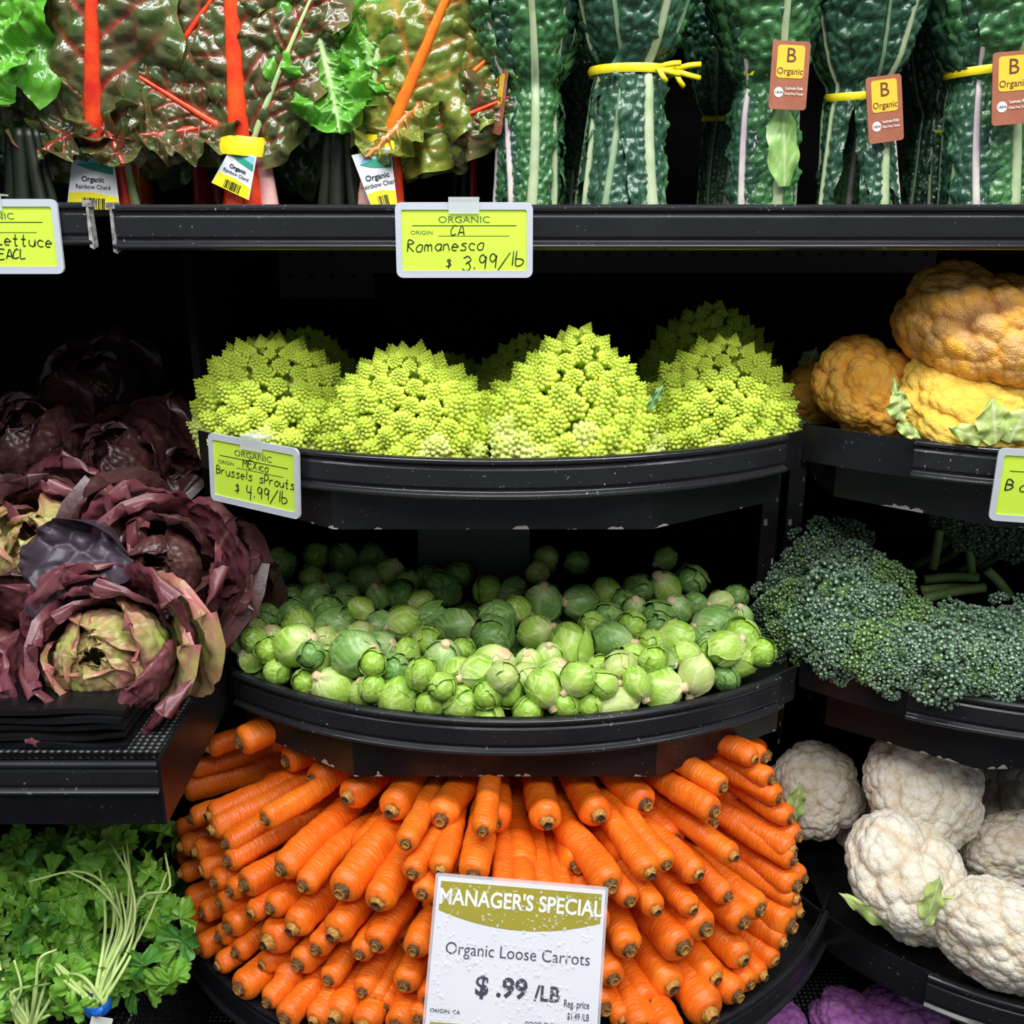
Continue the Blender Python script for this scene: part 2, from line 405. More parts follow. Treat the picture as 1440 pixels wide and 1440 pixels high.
# lettuce shelf
r = straight_shelf('display_shelf', 'straight black shelf under the red lettuces', -1.35, -.318, .78, -.482, .033)
link('front_panel', MB().box(-1.35, -.318, .779, .783, -.548, -.515).mesh('front_panel', [M_black], smooth=False), r)
V = [(-.315, .775, -.545), (-.315, .775, -.478), (-.315, 1.3, -.478), (-.315, 1.3, -.525), (-.315, .9, -.540)]
mbp = MB(); n = 5; mbp.add(V+[(x-.003, y, z) for x, y, z in V], [tuple(range(5)), tuple(range(5, 10))[::-1]]+[(i, i+5, (i+1) % 5+5, (i+1) % 5) for i in range(5)])
link('side_panel', mbp.mesh('side_panel', [M_black], smooth=False), r)
link('liner', MB().box(-1.34, -.32, .79, 1.45, -.487, -.480).mesh('liner', [M_mesh], smooth=False), r)
# stacked wavy black mats under the lettuces
mg = thing('mat_stack', 'stack of wavy black rubber mats beneath the red lettuces', 'mat')
for k in range(5):
    nx = 60; x = np.linspace(-1.2, -.352-.002*(k % 2), nx); zt = -.4795+k*.0085
    wob = .0016*np.sin(x*38+k*1.3)+.0012*np.sin(x*71+k)
    mb = MB(); V = []
    for i in range(nx):
        y0 = .797+.003*math.sin(x[i]*20+k*2); V += [(x[i], y0, zt+wob[i]*.8), (x[i], y0, zt+.0052+wob[i]), (x[i], 1.3, zt+.0052), (x[i], 1.3, zt)]
    F = [tuple(f) for f in grid_faces(4, nx, True)]+[(0, 1, 2, 3), tuple(range((nx-1)*4, nx*4))[::-1]]
    link('mat', mesh_np('mat', V, F, [M_black], smooth=False), mg)
# lower left bin and base deck
r = thing('produce_bin', 'low black bin lined with knobbly mat under the cilantro', 'bin')
link('deck', MB().box(-1.35, -.40, .62, 1.45, -.86, -.83).mesh('deck', [M_black], smooth=False), r)
link('liner', MB().box(-1.35, -.392, .62, 1.44, -.829, -.824).mesh('liner', [M_mesh], smooth=False), r)
link('side_panel', MB().box(-.392, -.388, .62, 1.44, -.99, -.80).mesh('side_panel', [M_mesh], smooth=False), r)
r = thing('base_deck', 'black base deck with knobbly liner at the bottom of the case', 'deck')
link('deck', MB().box(-1.38, 1.58, .5, YB-.005, -1.05, -1.006).mesh('deck', [M_black], smooth=False), r)
link('liner', MB().box(-1.38, 1.58, .5, YB-.006, -1.0055, -1.0).mesh('liner', [M_mesh], smooth=False), r)
# pedestals under the two round trays
for cx, cy, lb in ((0, 1.19, 'black pedestal under the carrot tray'), (.655, 1.15, 'black pedestal under the white cauliflower tray')):
    r = thing('pedestal', lb, 'stand', 'pedestals under the round trays')
    V, F = poly_prism([tuple(p) for p in arc(cx, cy+.05, .16, 0, 345, 24)[0]], -1.0, Z3-.0345); link('drum', mesh_np('drum', V, F, [M_black]), r)
# back boards
r = thing('pegboard', 'black perforated pegboard behind the shelves', 'pegboard')
link('board', MB().box(-.345, .62, YB-.012, YB-.004, -.14, -.02).mesh('board', [M_peg], smooth=False), r)
r = thing('back_panel', 'plain black panel below the pegboard behind the romanesco', 'panel')
link('board', MB().box(-.20, .62, YB-.026, YB-.014, -.40, -.105).mesh('board', [M_wall], smooth=False), r)
r = thing('partition_panel', 'black upright partition between lettuce and romanesco bays', 'partition')
link('board', MB().box(-.350, -.342, 1.08, YB-.005, -.80, -.03).mesh('board', [M_wall], smooth=False), r)
r = thing('support_post', 'grey-black box post between sprout and romanesco shelves', 'post')
link('post', MB().box(-.118, .022, 1.17, 1.30, -.518, -.315).mesh('post', [plain('charcoal_post', (.022, .022, .024), .5)], smooth=False), r)
M_chip = plain('bare_metal_chip', (.5, .46, .45), .5, (.3, .25, .22), 120)
for i, (x, lb) in enumerate(((.318, 'slotted black upright closer to the sprouts, chipped along its slots'), (.348, 'slotted black upright closer to the broccolini, chipped along its slots'))):
    r = thing('shelf_upright', lb, 'upright', 'slotted uprights between the bays')
    link('channel', MB().box(x-.010, x+.010, 1.16, 1.18, -1.0, -.28).mesh('channel', [M_black], smooth=False), r)
    mb = MB(); rnd = random.Random(i)
    for k in range(16):
        z = -.30-k*.028+rnd.uniform(-.004, .004); h = rnd.uniform(.003, .009)
        if rnd.random() < .45: continue
        c_ = x+.0065+rnd.uniform(-.001, .001); mb.add([(c_-.0014, 1.1597, z), (c_+.0008, 1.1597, z-.001), (c_+.0014, 1.1597, z+h*.6), (c_, 1.1597, z+h), (c_-.001, 1.1597, z+h*.8)], [(0, 1, 2, 3, 4)])
    for z in (-.385, -.60): mb.box(x-.007, x-.003, 1.1585, 1.1598, z, z+.008)
    link('worn_slot', mb.mesh('worn_slot', [M_chip], smooth=False), r)

# ------------------------------------------------------------------ price tags
p = atY(653, 338, .944)
price_tag(p, (math.radians(-3), 0, math.radians(0)), .126, .067, 'lime price tag handwritten Romanesco on the top shelf edge',
          [('CA', .13, -.10, .07, .0009, 0), ('Romanesco', .155, -.42, -.15, .0010, .03), ('$', .12, -.14, -.36, .0010, 0), ('3.99/1b', .19, -.02, -.40, .0011, .10)])
p = atY(-12, 333, .925)
price_tag(p, (math.radians(-3), 0, 0), .126, .065, 'lime price tag handwritten lettuce per each, cut by the picture edge',
          [('rie', .13, -.2, .07, .0009, 0), ('Lettuce', .15, .03, -.10, .0010, -.05), ('$3.99/EACL', .13, -.24, -.32, .0010, .04)])
a = -29.5; th = math.radians(a); R_ = .487+.012
p = (-.012+R_*math.sin(th), 1.387-R_*math.cos(th), -.2635)
price_tag(p, (math.radians(-2), math.radians(1.5), th), .119, .071, 'lime price tag handwritten Brussels Sprouts on the romanesco shelf edge',
          [('MEXico', .115, -.12, .09, .0009, 0), ('Brussels', .125, -.43, -.085, .0010, 0), ('sProuts', .125, .06, -.085, .0010, 0), ('$', .13, -.22, -.30, .0011, 0), ('4.99/1b', .17, -.09, -.33, .0011, .04)])
th = math.radians(-14.5); p = (.66+.499*math.sin(th), 1.395-.499*math.cos(th), -.266)
p = atY(1481, 686, .902)
price_tag(p, (0, 0, th), .105, .072, 'lime price tag starting with B below the golden cauliflowers',
          [('B', .15, -.40, -.07, .0013, 0), ('occoli', .15, -.28, -.07, .001, 0)], printed=False)

# ------------------------------------------------------------------ manager's special sign
def sign():
    W, H = .148, .124
    c = atY(726, 1346, .705)
    R = (Euler((math.radians(-27), 0, 0)).to_matrix())@(Euler((0, math.radians(4.6), 0)).to_matrix())
    r = empty('sale_sign'); r.matrix_basis = T4(c, R); tag(r, "white and olive Manager's Special sign for loose carrots, wet with droplets", 'sign')
    prism_obj('acrylic_sleeve', rrect(W+.005, H+.005, .002), -.0004, .002, M_clear, r)
    M_sw = plain('sign_white', (.70, .70, .76), .30, (.74, .74, .79), 20, coat=.3)
    M_ol = plain('sign_olive', (.33, .28, .03), .35, (.36, .31, .035), 30, coat=.3)
    face = prism_obj('printed_face', rrect(W, H, .001), -.0012, -.0005, M_sw, r)
    n = 30; xs = np.linspace(-W/2+.003, W/2-.003, n); top = H/2-.0035
    P = [(x, top) for x in xs[::-1]]+[(x, top-.0235-.0125*(1-(x/(W/2))**2)) for x in xs]
    o = prism_obj('olive_banner', P, -.0016, -.0012, M_ol, face)
    P = [(-W/2+.004, -H/2+.0015), (-W/2+.004, -H/2+.004), (-.01, -H/2+.0048), (W/2-.06, -H/2+.003), (W/2-.06, -H/2+.0015)]
    prism_obj('olive_strip', P[::-1], -.0016, -.0012, M_ol, face)
    def tx(s, size, x, z, mat, bold=0, sx=1.0, align='CENTER', sp_=1.0): link('lettering', text_mesh(s, size, mat, bold, align, sx=sx, spacing=sp_), face, (x, -.0018, z))
    tx("MANAGER'S SPECIAL", .0185, 0, H/2-.0168, M_white, .0004, sx=.84)
    tx('Organic Loose Carrots', .0145, .001, .003, M_slate, -.0001, sx=.93)
    tx('$ .99', .0225, -.011, -.026, M_slate, .0006, sx=1.0)
    tx('/LB', .0175, .029, -.028, M_slate, .0004, sx=.95)
    tx('Reg. price', .0090, .055, -.034, M_slate, 0, sx=.62); tx('$1.49 /LB', .0080, .057, -.044, M_slate, 0, sx=.62)
    tx('ORIGIN: CA', .0045, -.058, -.0485, M_slate, 0, sx=1.1); tx('GOOD THROUGH 02-09-2021', .0045, .043, -.0525, M_slate, 0, sx=1.05)
    # condensation
    M_w, nt, b = newmat('water_droplets'); b.inputs['Base Color'].default_value = (1, 1, 1, 1); b.inputs['Roughness'].default_value = .04
    b.inputs['Alpha'].default_value = .30; b.inputs['Specular IOR Level'].default_value = 1.0
    rnd = random.Random(4); mb = MB(); a = np.arange(8)*PI/4
    for k in range(900):
        x, z = rnd.uniform(-W/2+.004, W/2-.004), rnd.uniform(-H/2+.006, H/2-.006)
        if fbm(np.array([x*45.]), np.array([z*45.]), 3)[0] < .46: continue
        rr = rnd.choice((.0005, .0007, .0009, .0013)); sq = rnd.uniform(.9, 1.4)
        V = []
        for (q, hh) in ((1, 0), (.8, .3), (.45, .5)): V += [(x+rr*q*math.cos(t), -.0021-rr*hh, z+rr*q*sq*math.sin(t)) for t in a]
        V.append((x, -.0021-rr*.56, z)); F = [tuple(f) for f in grid_faces(8, 3, True)]+[(16+i, 16+(i+1) % 8, 24) for i in range(8)]
        mb.add(V, F)
    o = link('water_droplet', mb.mesh('water_droplet', [M_w]), r); o['kind'] = 'stuff'
    # clear stem down to the tray lip
    inv = (T4(c, R)).inverted()
    q0 = inv@Vector((c[0]-.004, .746, Z3+.004)); V, F = tube([(0, .002, -H/2+.01), tuple(Vector((0, .002, -H/2+.01)).lerp(q0, .5)), tuple(q0)], [.004, .004, .004], 8, flat=.5)
    link('sign_stem', mesh_np('sign_stem', V, F, [M_clear]), r)
sign()

# ------------------------------------------------------------------ carrots
def carrot_mat(name, a, b_, dk):
    m, nt, b = newmat(name)
    tc = nt.nodes.new('ShaderNodeTexCoord'); tc.name = 'tc'
    oi = nt.nodes.new('ShaderNodeObjectInfo')
    mp = nd(nt, 'ShaderNodeMapping'); mp.inputs['Scale'].default_value = (1, 1, 5); nt.links.new(tc.outputs['Object'], mp.inputs[0])
    col = mixc(nt, ramp(nt, noise(nt, 26, 4), .35, .7), a, b_)
    col = mixc(nt, mathn(nt, 'MULTIPLY', oi.outputs['Random'], .40), col, dk)
    ring = noise(nt, 60, 4, mp.outputs[0], .4)
    col = mixc(nt, mathn(nt, 'MULTIPLY', ramp(nt, ring, .56, .70), .42), col, (.82, .36, .12))
    sx = nt.nodes.new('ShaderNodeSeparateXYZ'); nt.links.new(tc.outputs['Object'], sx.inputs[0])
    # soil collar round the stub
    r2 = mathn(nt, 'SQRT', mathn(nt, 'ADD', mathn(nt, 'POWER', sx.outputs[0], 2), mathn(nt, 'POWER', sx.outputs[1], 2)))
    z_ = mathn(nt, 'ADD', mathn(nt, 'MULTIPLY', mathn(nt, 'SUBTRACT', noise(nt, 130, 3), .5), .009), r2)
    k1 = ramp(nt, z_, .0105, .0075); k2 = ramp(nt, sx.outputs[2], .012, .008)
    k = mathn(nt, 'MULTIPLY', k1, k2); col = mixc(nt, mathn(nt, 'MULTIPLY', k, .85), col, (.10, .045, .015))
    nt.links.new(col, b.inputs['Base Color']); b.inputs['Roughness'].default_value = .30
    b.inputs['Subsurface Weight'].default_value = .12; b.inputs['Subsurface Radius'].default_value = (1, .35, .1); b.inputs['Subsurface Scale'].default_value = .004
    mr = nt.nodes.new('ShaderNodeMapRange'); nt.links.new(noise(nt, 90, 3), mr.inputs[0]); mr.inputs[1].default_value = .3; mr.inputs[2].default_value = .7; mr.inputs[3].default_value = .22; mr.inputs[4].default_value = .5; nt.links.new(mr.outputs[0], b.inputs['Roughness'])
    bumpn(nt, b, ring, .8, .0022)
    return m
M_car = carrot_mat('carrot_orange', (.86, .160, .007), (.93, .225, .010), (.80, .100, .004))
M_stub = plain('carrot_stub_brown', (.20, .085, .02), .8, (.03, .017, .009), 300, (500, .8))
M_stub_y = plain('carrot_stub_tan', (.60, .30, .05), .7, (.30, .12, .025), 300, (500, .7))
def carrot_mesh(seed):
    rnd = random.Random(seed); n, m = 22, 44; L = rnd.uniform(.19, .235); R0 = .018
    s = np.concatenate([np.linspace(0, .06, 9), np.linspace(.075, 1, m-9)]); ph = rnd.uniform(0, 6)
    bx, by = rnd.uniform(-.012, .012), rnd.uniform(-.010, .010); k1 = rnd.uniform(.62, .88)
    V = []
    for i, t in enumerate(s):
        if t < .06: q = .42+.58*math.sqrt(max(0, 1-(1-t/.06)**2))
        else: q = (1-((t-.06)/.94)**2.6*k1)*(1-max(0, (t-.82)/.18)**2*.93)
        q *= 1+.018*math.sin(t*60+ph)+.02*math.sin(t*23+ph*2)+rnd.uniform(-.012, .012)
        z = t*L; x0 = bx*math.sin(t*3.3)*t*2+.0012*math.sin(t*11+ph); y0 = by*math.sin(t*2.6+ph)*t
        a = np.arange(n)*2*PI/n; rr = R0*q*(1+.035*np.sin(3*a+ph)+.02*np.sin(5*a+t*9))
        V += [(x0+rr[j]*math.cos(a[j]), y0+rr[j]*math.sin(a[j]), z) for j in range(n)]
    F = [tuple(f)[::-1] for f in grid_faces(n, m, True)]+[tuple(range(n)), tuple(range((m-1)*n, m*n))[::-1]]
    me = mesh_np('root', V, F, [M_car])
    # stub
    mb = MB(); a = np.arange(12)*PI/6; V = []
    h = rnd.uniform(.003, .007)
    for (q, z) in ((.0085, .0015), (.0080, -h*.3), (.0066, -h*.5), (.0060, -h), (.0042, -h*1.05), (.0036, -h*.7)):
        V += [(q*(1+rnd.uniform(-.14, .14))*math.cos(t), q*(1+rnd.uniform(-.14, .14))*math.sin(t), z+rnd.uniform(-.0006, .0006)) for t in a]
    F = [tuple(f) for f in grid_faces(12, 6, True)]+[tuple(range(60, 72))]
    fm = [0]*36+[1]*25; st = mesh_np('stub', V, F, [M_stub, M_stub_y] if seed % 3 else [M_stub_y, M_stub], fm=fm)
    return me, st
CM = [carrot_mesh(i) for i in range(9)]
KA = '''330 85 140;180 110 70;60 310 125;95 215 85;95 450 85;186 436 85;200 505 115;455 455 115;265 570 105;275 655 110;25 500 80;50 585 105;118 610 85;144 700 90;50 715 90;210 755 75;286 800 75;355 770 135;532 695 140;25 625 70;80 850 120;235 860 90;150 910 85;277 975 125;85 975 105;388 910 95;480 885 115;638 775 120;135 1080 115;232 1020 90;313 1095 105;472 1045 165;588 980 140;825 800 165;785 1005 145;700 1080 115;225 1160 90;440 1160 100;615 1155 135;330 1270 145;530 1240 140;760 1230 110;645 1310 115;465 1335 95;550 1415 125;790 1405 150;1135 573 105;1165 715 80;992 862 150;1212 815 100;990 1060 130;910 1105 95;1170 1085 125;922 1288 100;975 1335 110;1125 1255 125;1025 1360 60;930 1450 135;1085 1450 130;1190 1420 105;690 1425 90;1290 1180 110;1330 960 120;1300 700 90;1240 1330 90;1320 1330 120'''
KB = '''210 345 78;175 512 112;290 600 80;365 590 90;440 640 80;520 640 90;690 550 118;837 500 100;900 472 75;1022 508 95;1112 180 85;1078 270 95;1150 437 85;1252 640 105;1290 150 75;1230 76 50;1322 220 75;1365 297 80;1392 367 75;1372 413 72;1375 455 50;1415 522 60;1385 550 95;1265 70 60;762 607 72;962 782 130;1046 712 118;1190 687 110;1365 700 115;1385 598 50;1398 648 75;762 790 110;924 932 130;836 1000 120;1085 900 115;1190 828 105;1166 962 105;1262 885 80;1308 832 75;1062 1032 140;668 1010 110;742 1055 80;820 1090 110;925 1110 110;1335 760 60;1215 920 55;700 900 100;640 700 110;560 700 90;1000 640 80;1130 590 80;860 640 70'''
crowns = []
for s_, sc, ox, oy in ((KA, 3.4275, 240, 1020), (KB, 2.667, 600, 1040)):
    for q in s_.split(';'):
        x, y, d = map(float, q.split()); crowns.append((ox+x/sc, oy+y/sc, d/sc))
FC = np.array([-.005, 1.17])
def dome(px, py, k=1.0):
    d = ray(px, py); ts = np.linspace(.8, 1.5, 400); P = d[None]*ts[:, None]
    f = (np.abs(P[:, 0]-FC[0])/(.425*k))**2.4+(np.abs(np.minimum(P[:, 1]-FC[1], 0))/(.385*k))**2.4+(np.abs(P[:, 2]+.80)/(.36*k))**2.4
    i = int(np.argmax(f < 1)) if (f < 1).any() else int(np.argmin(f))
    q = P[i]
    if q[2] < -.778: q = d*(-.778/d[2])
    return q
rnd = random.Random(11)
car = []
for (px, py, d) in crowns:
    p_ = dome(px, py); car.append([p_, d/2/FPX*depth(p_), px, py])
P_ = np.array([c[0] for c in car]); Rr = np.array([min(.0245, max(.0125, c[1]*1.10)) for c in car])
def caxis(p, k=0, up=.0):
    t = np.array([FC[0]+.03*(p[0]), FC[1]+.04, p[2]+.012+up]); v = t-p; return v/np.linalg.norm(v)
rows = {}
# tiers, by height of the stub end
order = sorted(range(len(car)), key=lambda i: car[i][3]); 
tier_names = ['top', 'second', 'third', 'fourth', 'fifth', 'sixth', 'bottom']
per = math.ceil(len(order)/7)
lab = {}
for t in range(7):
    g = sorted(order[t*per:(t+1)*per], key=lambda i: car[i][2])
    for k, i in enumerate(g):
        tn = 'the %s tier of the fan' % tier_names[t]
        lab[i] = (t, k, tn)
def rvec(r_): return Vector((r_.uniform(-1, 1), r_.uniform(-1, 1), r_.uniform(-1, 1)))
for i in range(len(car)):
    p_, r_ = P_[i], Rr[i]; me, st = CM[rnd.randrange(9)]
    ax = Vector(caxis(p_))+rvec(rnd)*.05
    M4 = T4(p_, frame(ax)@Matrix.Rotation(rnd.uniform(0, 2*PI), 3, 'Z'), r_/.018)
    o = link('carrot', me, mat4=M4)
    t, k, tn = lab[i]; size = 'thick' if r_ > .0195 else 'slender' if r_ < .0145 else 'orange'
    tag(o, '%s carrot, stub end %s from the left in %s' % (size, ORD[k+1], tn), 'carrot', 'loose carrots fanned in the round tray')
    link('stub', st, o)
# underlying carrots glimpsed in the gaps of the heap
fi = 0
for ring_ in range(5):
    for j in range(15):
        a = math.radians(-72+144*(j+.5*(ring_ % 2))/14.5); z = -.79+ring_*.045
        kk = .90-.0*ring_
        q_ = (1-min(1, (z+.80)/.36)**2.4)**(1/2.4)*.87
        p_ = np.array([FC[0]+.405*q_*math.sin(a), FC[1]-.385*q_*math.cos(a), z]); me, st = CM[rnd.randrange(9)]
        o = link('carrot', me, mat4=T4(p_, frame(Vector(caxis(p_))+rvec(rnd)*.04)@Matrix.Rotation(rnd.uniform(0, 6), 3, 'Z'), .95))
        tag(o, 'buried carrot glimpsed between others, %s around the %s inner layer of the fan' % (ORD[j+1], ['lowest', 'second', 'middle', 'fourth', 'uppermost'][ring_]), 'carrot', 'loose carrots fanned in the round tray')
        link('stub', st, o)

# ------------------------------------------------------------------ brussels sprouts
def sphere_patch(lon0, width, t0, t1, R, sq, seed, nu=9, nv=10, lift=.0):
    u = np.linspace(-1, 1, nu)[None, :]*np.ones((nv, 1)); v = np.linspace(0, 1, nv)[:, None]*np.ones((1, nu))
    w = width*(np.sin(np.clip(v*1.15+.25, 0, 1.5)*1.9)**.6)*np.sqrt(np.clip(1-(v-.0)**6*.75, 0, 1))
    w = np.where(v > .8, w*np.sqrt(np.clip(1-((v-.8)/.2)**2*.55, 0, 1)), w)
    lon = lon0+u*w; th = t0+(t1-t0)*v*(1-.10*u*u)
    edge = np.maximum(np.abs(u)**4, v**6)
    rr = R*(1+lift*edge+.02*np.sin(th*7+lon*3+seed)*edge+.012*np.sin(u*9+v*7+seed))
    rr = rr*(1+.022*np.exp(-(u/.10)**2)*(1-v))
    F1, F2 = worley(lon*2.6+seed, th*3.2, seed); rr = rr*(1+.022*np.clip((F2-F1)*1.5, 0, 1)); net = np.exp(-((F2-F1)/.07)**2)
    X = rr*np.sin(th)*np.cos(lon); Y = rr*np.sin(th)*np.sin(lon); Z = -rr*np.cos(th)*sq
    s = (v-.45*np.abs(u))*6.5; dv = np.abs(s-np.round(s))
    vein = np.maximum(np.exp(-(u/.09)**2)*(1-.6*v), .75*np.exp(-(dv/.13)**2)*(np.abs(u) < .92))
    br = np.maximum(vein, net*.45)
    return np.stack([X, Y, Z], -1).reshape(-1, 3), grid_faces(nu, nv), np.stack([br, edge, v], -1).reshape(-1, 3)
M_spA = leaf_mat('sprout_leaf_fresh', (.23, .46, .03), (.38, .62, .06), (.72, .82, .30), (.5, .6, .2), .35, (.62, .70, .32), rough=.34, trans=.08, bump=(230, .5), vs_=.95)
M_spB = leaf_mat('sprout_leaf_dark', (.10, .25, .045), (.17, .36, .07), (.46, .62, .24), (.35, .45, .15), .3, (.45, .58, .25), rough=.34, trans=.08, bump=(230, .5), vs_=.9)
M_spC = leaf_mat('sprout_leaf_pale', (.52, .60, .18), (.40, .56, .12), (.75, .78, .42), (.6, .6, .3), .4, (.75, .76, .45), rough=.36, trans=.08, bump=(420, .3), vs_=.7)
M_spst = plain('sprout_cut_stem', (.62, .42, .22), .7, (.72, .60, .36), 200, (400, .6))
def sprout_protos(mat, seed):
    rnd = random.Random(seed); sq = rnd.uniform(1.05, 1.28); R = .0175
    core = sphere_patch(0, PI, .02, PI-.02, R*.965, sq, seed, 26, 16); Vc = core[0]
    # closed core: reuse patch grid but full sphere
    lon = np.linspace(0, 2*PI, 27)[None, :-1]*np.ones((15, 1)); th = np.linspace(.03, PI-.03, 15)[:, None]*np.ones((1, 26))
    rr = R*.96*(1+.02*np.sin(th*5+lon*2+seed)); V = np.stack([rr*np.sin(th)*np.cos(lon), rr*np.sin(th)*np.sin(lon), -rr*np.cos(th)*sq], -1).reshape(-1, 3)
    s = th*5+lon*1.5; vein = np.exp(-(np.abs(s-np.round(s))/.12)**2)*.7
    core = mesh_np('heart', V, [tuple(f) for f in grid_faces(26, 15, True)]+[tuple(range(26)), tuple(range(26*14, 26*15))], [mat], np.stack([vein, vein*0, th*0+.6], -1).reshape(-1, 3))
    lv = []
    for k in range(5):
        V, F, A = sphere_patch(k*2.4+rnd.uniform(-.3, .3), rnd.uniform(1.05, 1.45), .12, rnd.uniform(2.0, 2.75), R*(1.0+.022*(5-k)), sq, seed+k, 17, 19, lift=rnd.uniform(.0, .05) if k else rnd.uniform(.05, .14))
        lv.append(mesh_np('leaf', V, F, [mat], A))
    a = np.arange(10)*2*PI/10; V = []; L = rnd.uniform(.004, .010); r0 = rnd.uniform(.0042, .0062)
    for (q, z) in ((1.5, .6), (1.05, -.1), (1, -1.0), (.8, -1.12)):
        zz = -R*sq*.93+z*L if z < 0 else -R*sq*.93+z*.004
        V += [(r0*q*math.cos(t), r0*q*math.sin(t), zz) for t in a]
    st = mesh_np('stem', V, [tuple(f)[::-1] for f in grid_faces(10, 4, True)]+[tuple(range(30, 40))], [M_spst])
    return core, lv, st
SPR = {k: [sprout_protos(m, s*7+k0) for s in range(4)] for k0, (k, m) in enumerate((('A', M_spA), ('B', M_spB), ('C', M_spC)))}
# px, py, size in crop pixels, stem direction in the picture (degrees, 0 = towards the right, 90 = up; -1 = away)
SA = '''495 145 120 -1;625 160 130 -1;765 150 125 -1;320 190 160 200;470 250 110 -1;590 280 110 -1;725 260 140 0;850 230 130 45;935 270 110 -1;270 300 120 -1;370 345 110 -1;485 335 110 -1;275 370 80 -1;640 340 120 -1;905 330 130 -1;215 350 80 -1;800 340 110 100;1030 250 90 -1;1100 295 140 -1;1180 240 120 -1;1325 310 130 -1;1010 365 100 180;380 420 140 -1;265 437 95 -1;195 495 110 -1;275 550 115 90;410 475 145 -30;545 410 150 -1;590 490 180 200;705 400 115 -20;790 475 100 -1;715 525 130 -60;405 555 150 180;530 575 110 -1;640 600 130 -1;800 585 150 30;920 470 155 180;935 600 110 -80;1050 430 120 200;1035 555 150 -1;1165 475 150 10;1200 595 110 -1;1345 490 190 -1;120 690 130 130;255 640 90 -1;260 735 130 -1;380 675 185 30;510 660 90 -1;450 745 110 -1;545 805 190 130;670 705 215 20;690 845 85 90;770 750 110 -1;870 725 145 -1;990 715 100 -1;1105 650 170 80;1185 730 150 -1;1345 690 205 60;1275 795 150 190;1010 795 140 -1;1095 800 90 -1;860 850 180 260;1030 880 150 -1;1195 885 190 -1;1400 860 140 -1;1320 900 90 -1;390 810 110 -1;100 610 110 -1;180 600 90 -1;745 875 110 -1;530 640 100 60'''
SB = '''285 150 110 -1;245 215 70 -1;435 165 100 -1;840 150 95 200;140 290 90 200;715 290 125 -1;835 285 130 120;955 250 130 -1;285 350 150 95;450 350 150 170;560 310 130 -30;640 350 80 -1;695 385 75 90;150 400 120 -1;55 450 170 -1;575 410 110 -1;800 400 130 -1;680 460 135 -1;890 395 130 120;975 362 100 -1;1090 345 100 180;1160 335 90 -1;1065 455 165 180;1180 425 110 100;240 490 150 30;400 550 185 -70;500 450 100 -1;590 530 170 0;800 470 100 -1;770 530 100 -1;890 515 170 210;1000 520 90 -1;1200 540 160 -1;210 630 110 100;300 600 60 90;330 690 150 70;545 665 110 -1;685 625 150 -1;820 640 120 0;935 630 130 -10;1105 625 150 -1;1190 640 150 200;1300 620 130 -1;195 730 120 -1;105 820 145 -1;275 830 150 -60;450 790 150 220;455 720 100 -1;540 760 80 -1;630 715 140 -1;700 730 100 -60;830 745 180 20;1000 710 160 -110;785 690 90 -1;630 805 185 180;385 860 90 -1;210 880 90 -1;20 860 80 -1;500 850 90 -1;1050 590 90 -1;1160 720 70 -1'''
sprs = []
for s_, sc, ox, oy in ((SA, 3.4286, 300, 740), (SB, 3.273, 680, 740)):
    for q in s_.split(';'):
        x, y, d, a = map(float, q.split()); sprs.append([ox+x/sc, oy+y/sc, d/sc, a])
def on_heap(px, py):
    d = ray(px, py); k = (-.478-.87*.06)/(d[2]-.06*d[1]) if False else None
    # plane z = -.478 + .10*(Y-.87)
    t = (-.478-.10*.87)/(d[2]-.10*d[1]); return d*t
Sp = []; Sr = []
for s in sprs:
    p_ = on_heap(s[0], s[1]); p_[1] = min(p_[1], 1.33); p_ = atY(s[0], s[1], p_[1]); Sp.append(p_); Sr.append(min(.0255, max(.0150, s[2]/2/FPX*depth(p_)*1.10)))
Sp = np.array(Sp); Sr = np.array(Sr); S0 = Sp.copy()
for it in range(60):   # settle: push overlapping sprouts apart along the line of sight and sideways
    D = Sp[:, None]-Sp[None]; L_ = np.linalg.norm(D, axis=2)+np.eye(len(Sp)); ov = (Sr[:, None]+Sr[None])*.84-L_
    ov = np.where(ov > 0, ov, 0)*(1-np.eye(len(Sp))); push = (D/L_[..., None]*ov[..., None]).sum(1)*.30
    push[:, 0] *= .5; push[:, 2] *= .8; Sp += push
    Sp[:, 0] += (S0[:, 0]-Sp[:, 0])*.08; Sp[:, 2] = np.maximum(Sp[:, 2], -.517+Sr)
    # stay behind the lip
    v = Sp[:, :2]-np.array([0, 1.357]); rad = np.linalg.norm(v, axis=1); lim = .482-Sr; k = np.where((rad > lim) & (Sp[:, 1] < 1.357), lim/rad, 1); Sp[:, :2] = np.array([0, 1.357])+v*k[:, None]
order = sorted(range(len(Sp)), key=lambda i: sprs[i][1]); NR = 8; per = math.ceil(len(order)/NR)
rown = ['hindmost row', 'second row from the back', 'third row from the back', 'fourth row from the back', 'fourth row from the lip', 'third row from the lip', 'second row from the lip', 'front row against the lip']
slab_ = {}
for t in range(NR):
    g = sorted(order[t*per:(t+1)*per], key=lambda i: sprs[i][0])
    for k, i in enumerate(g): slab_[i] = (ORD[k+1], rown[t])
rnd = random.Random(5)
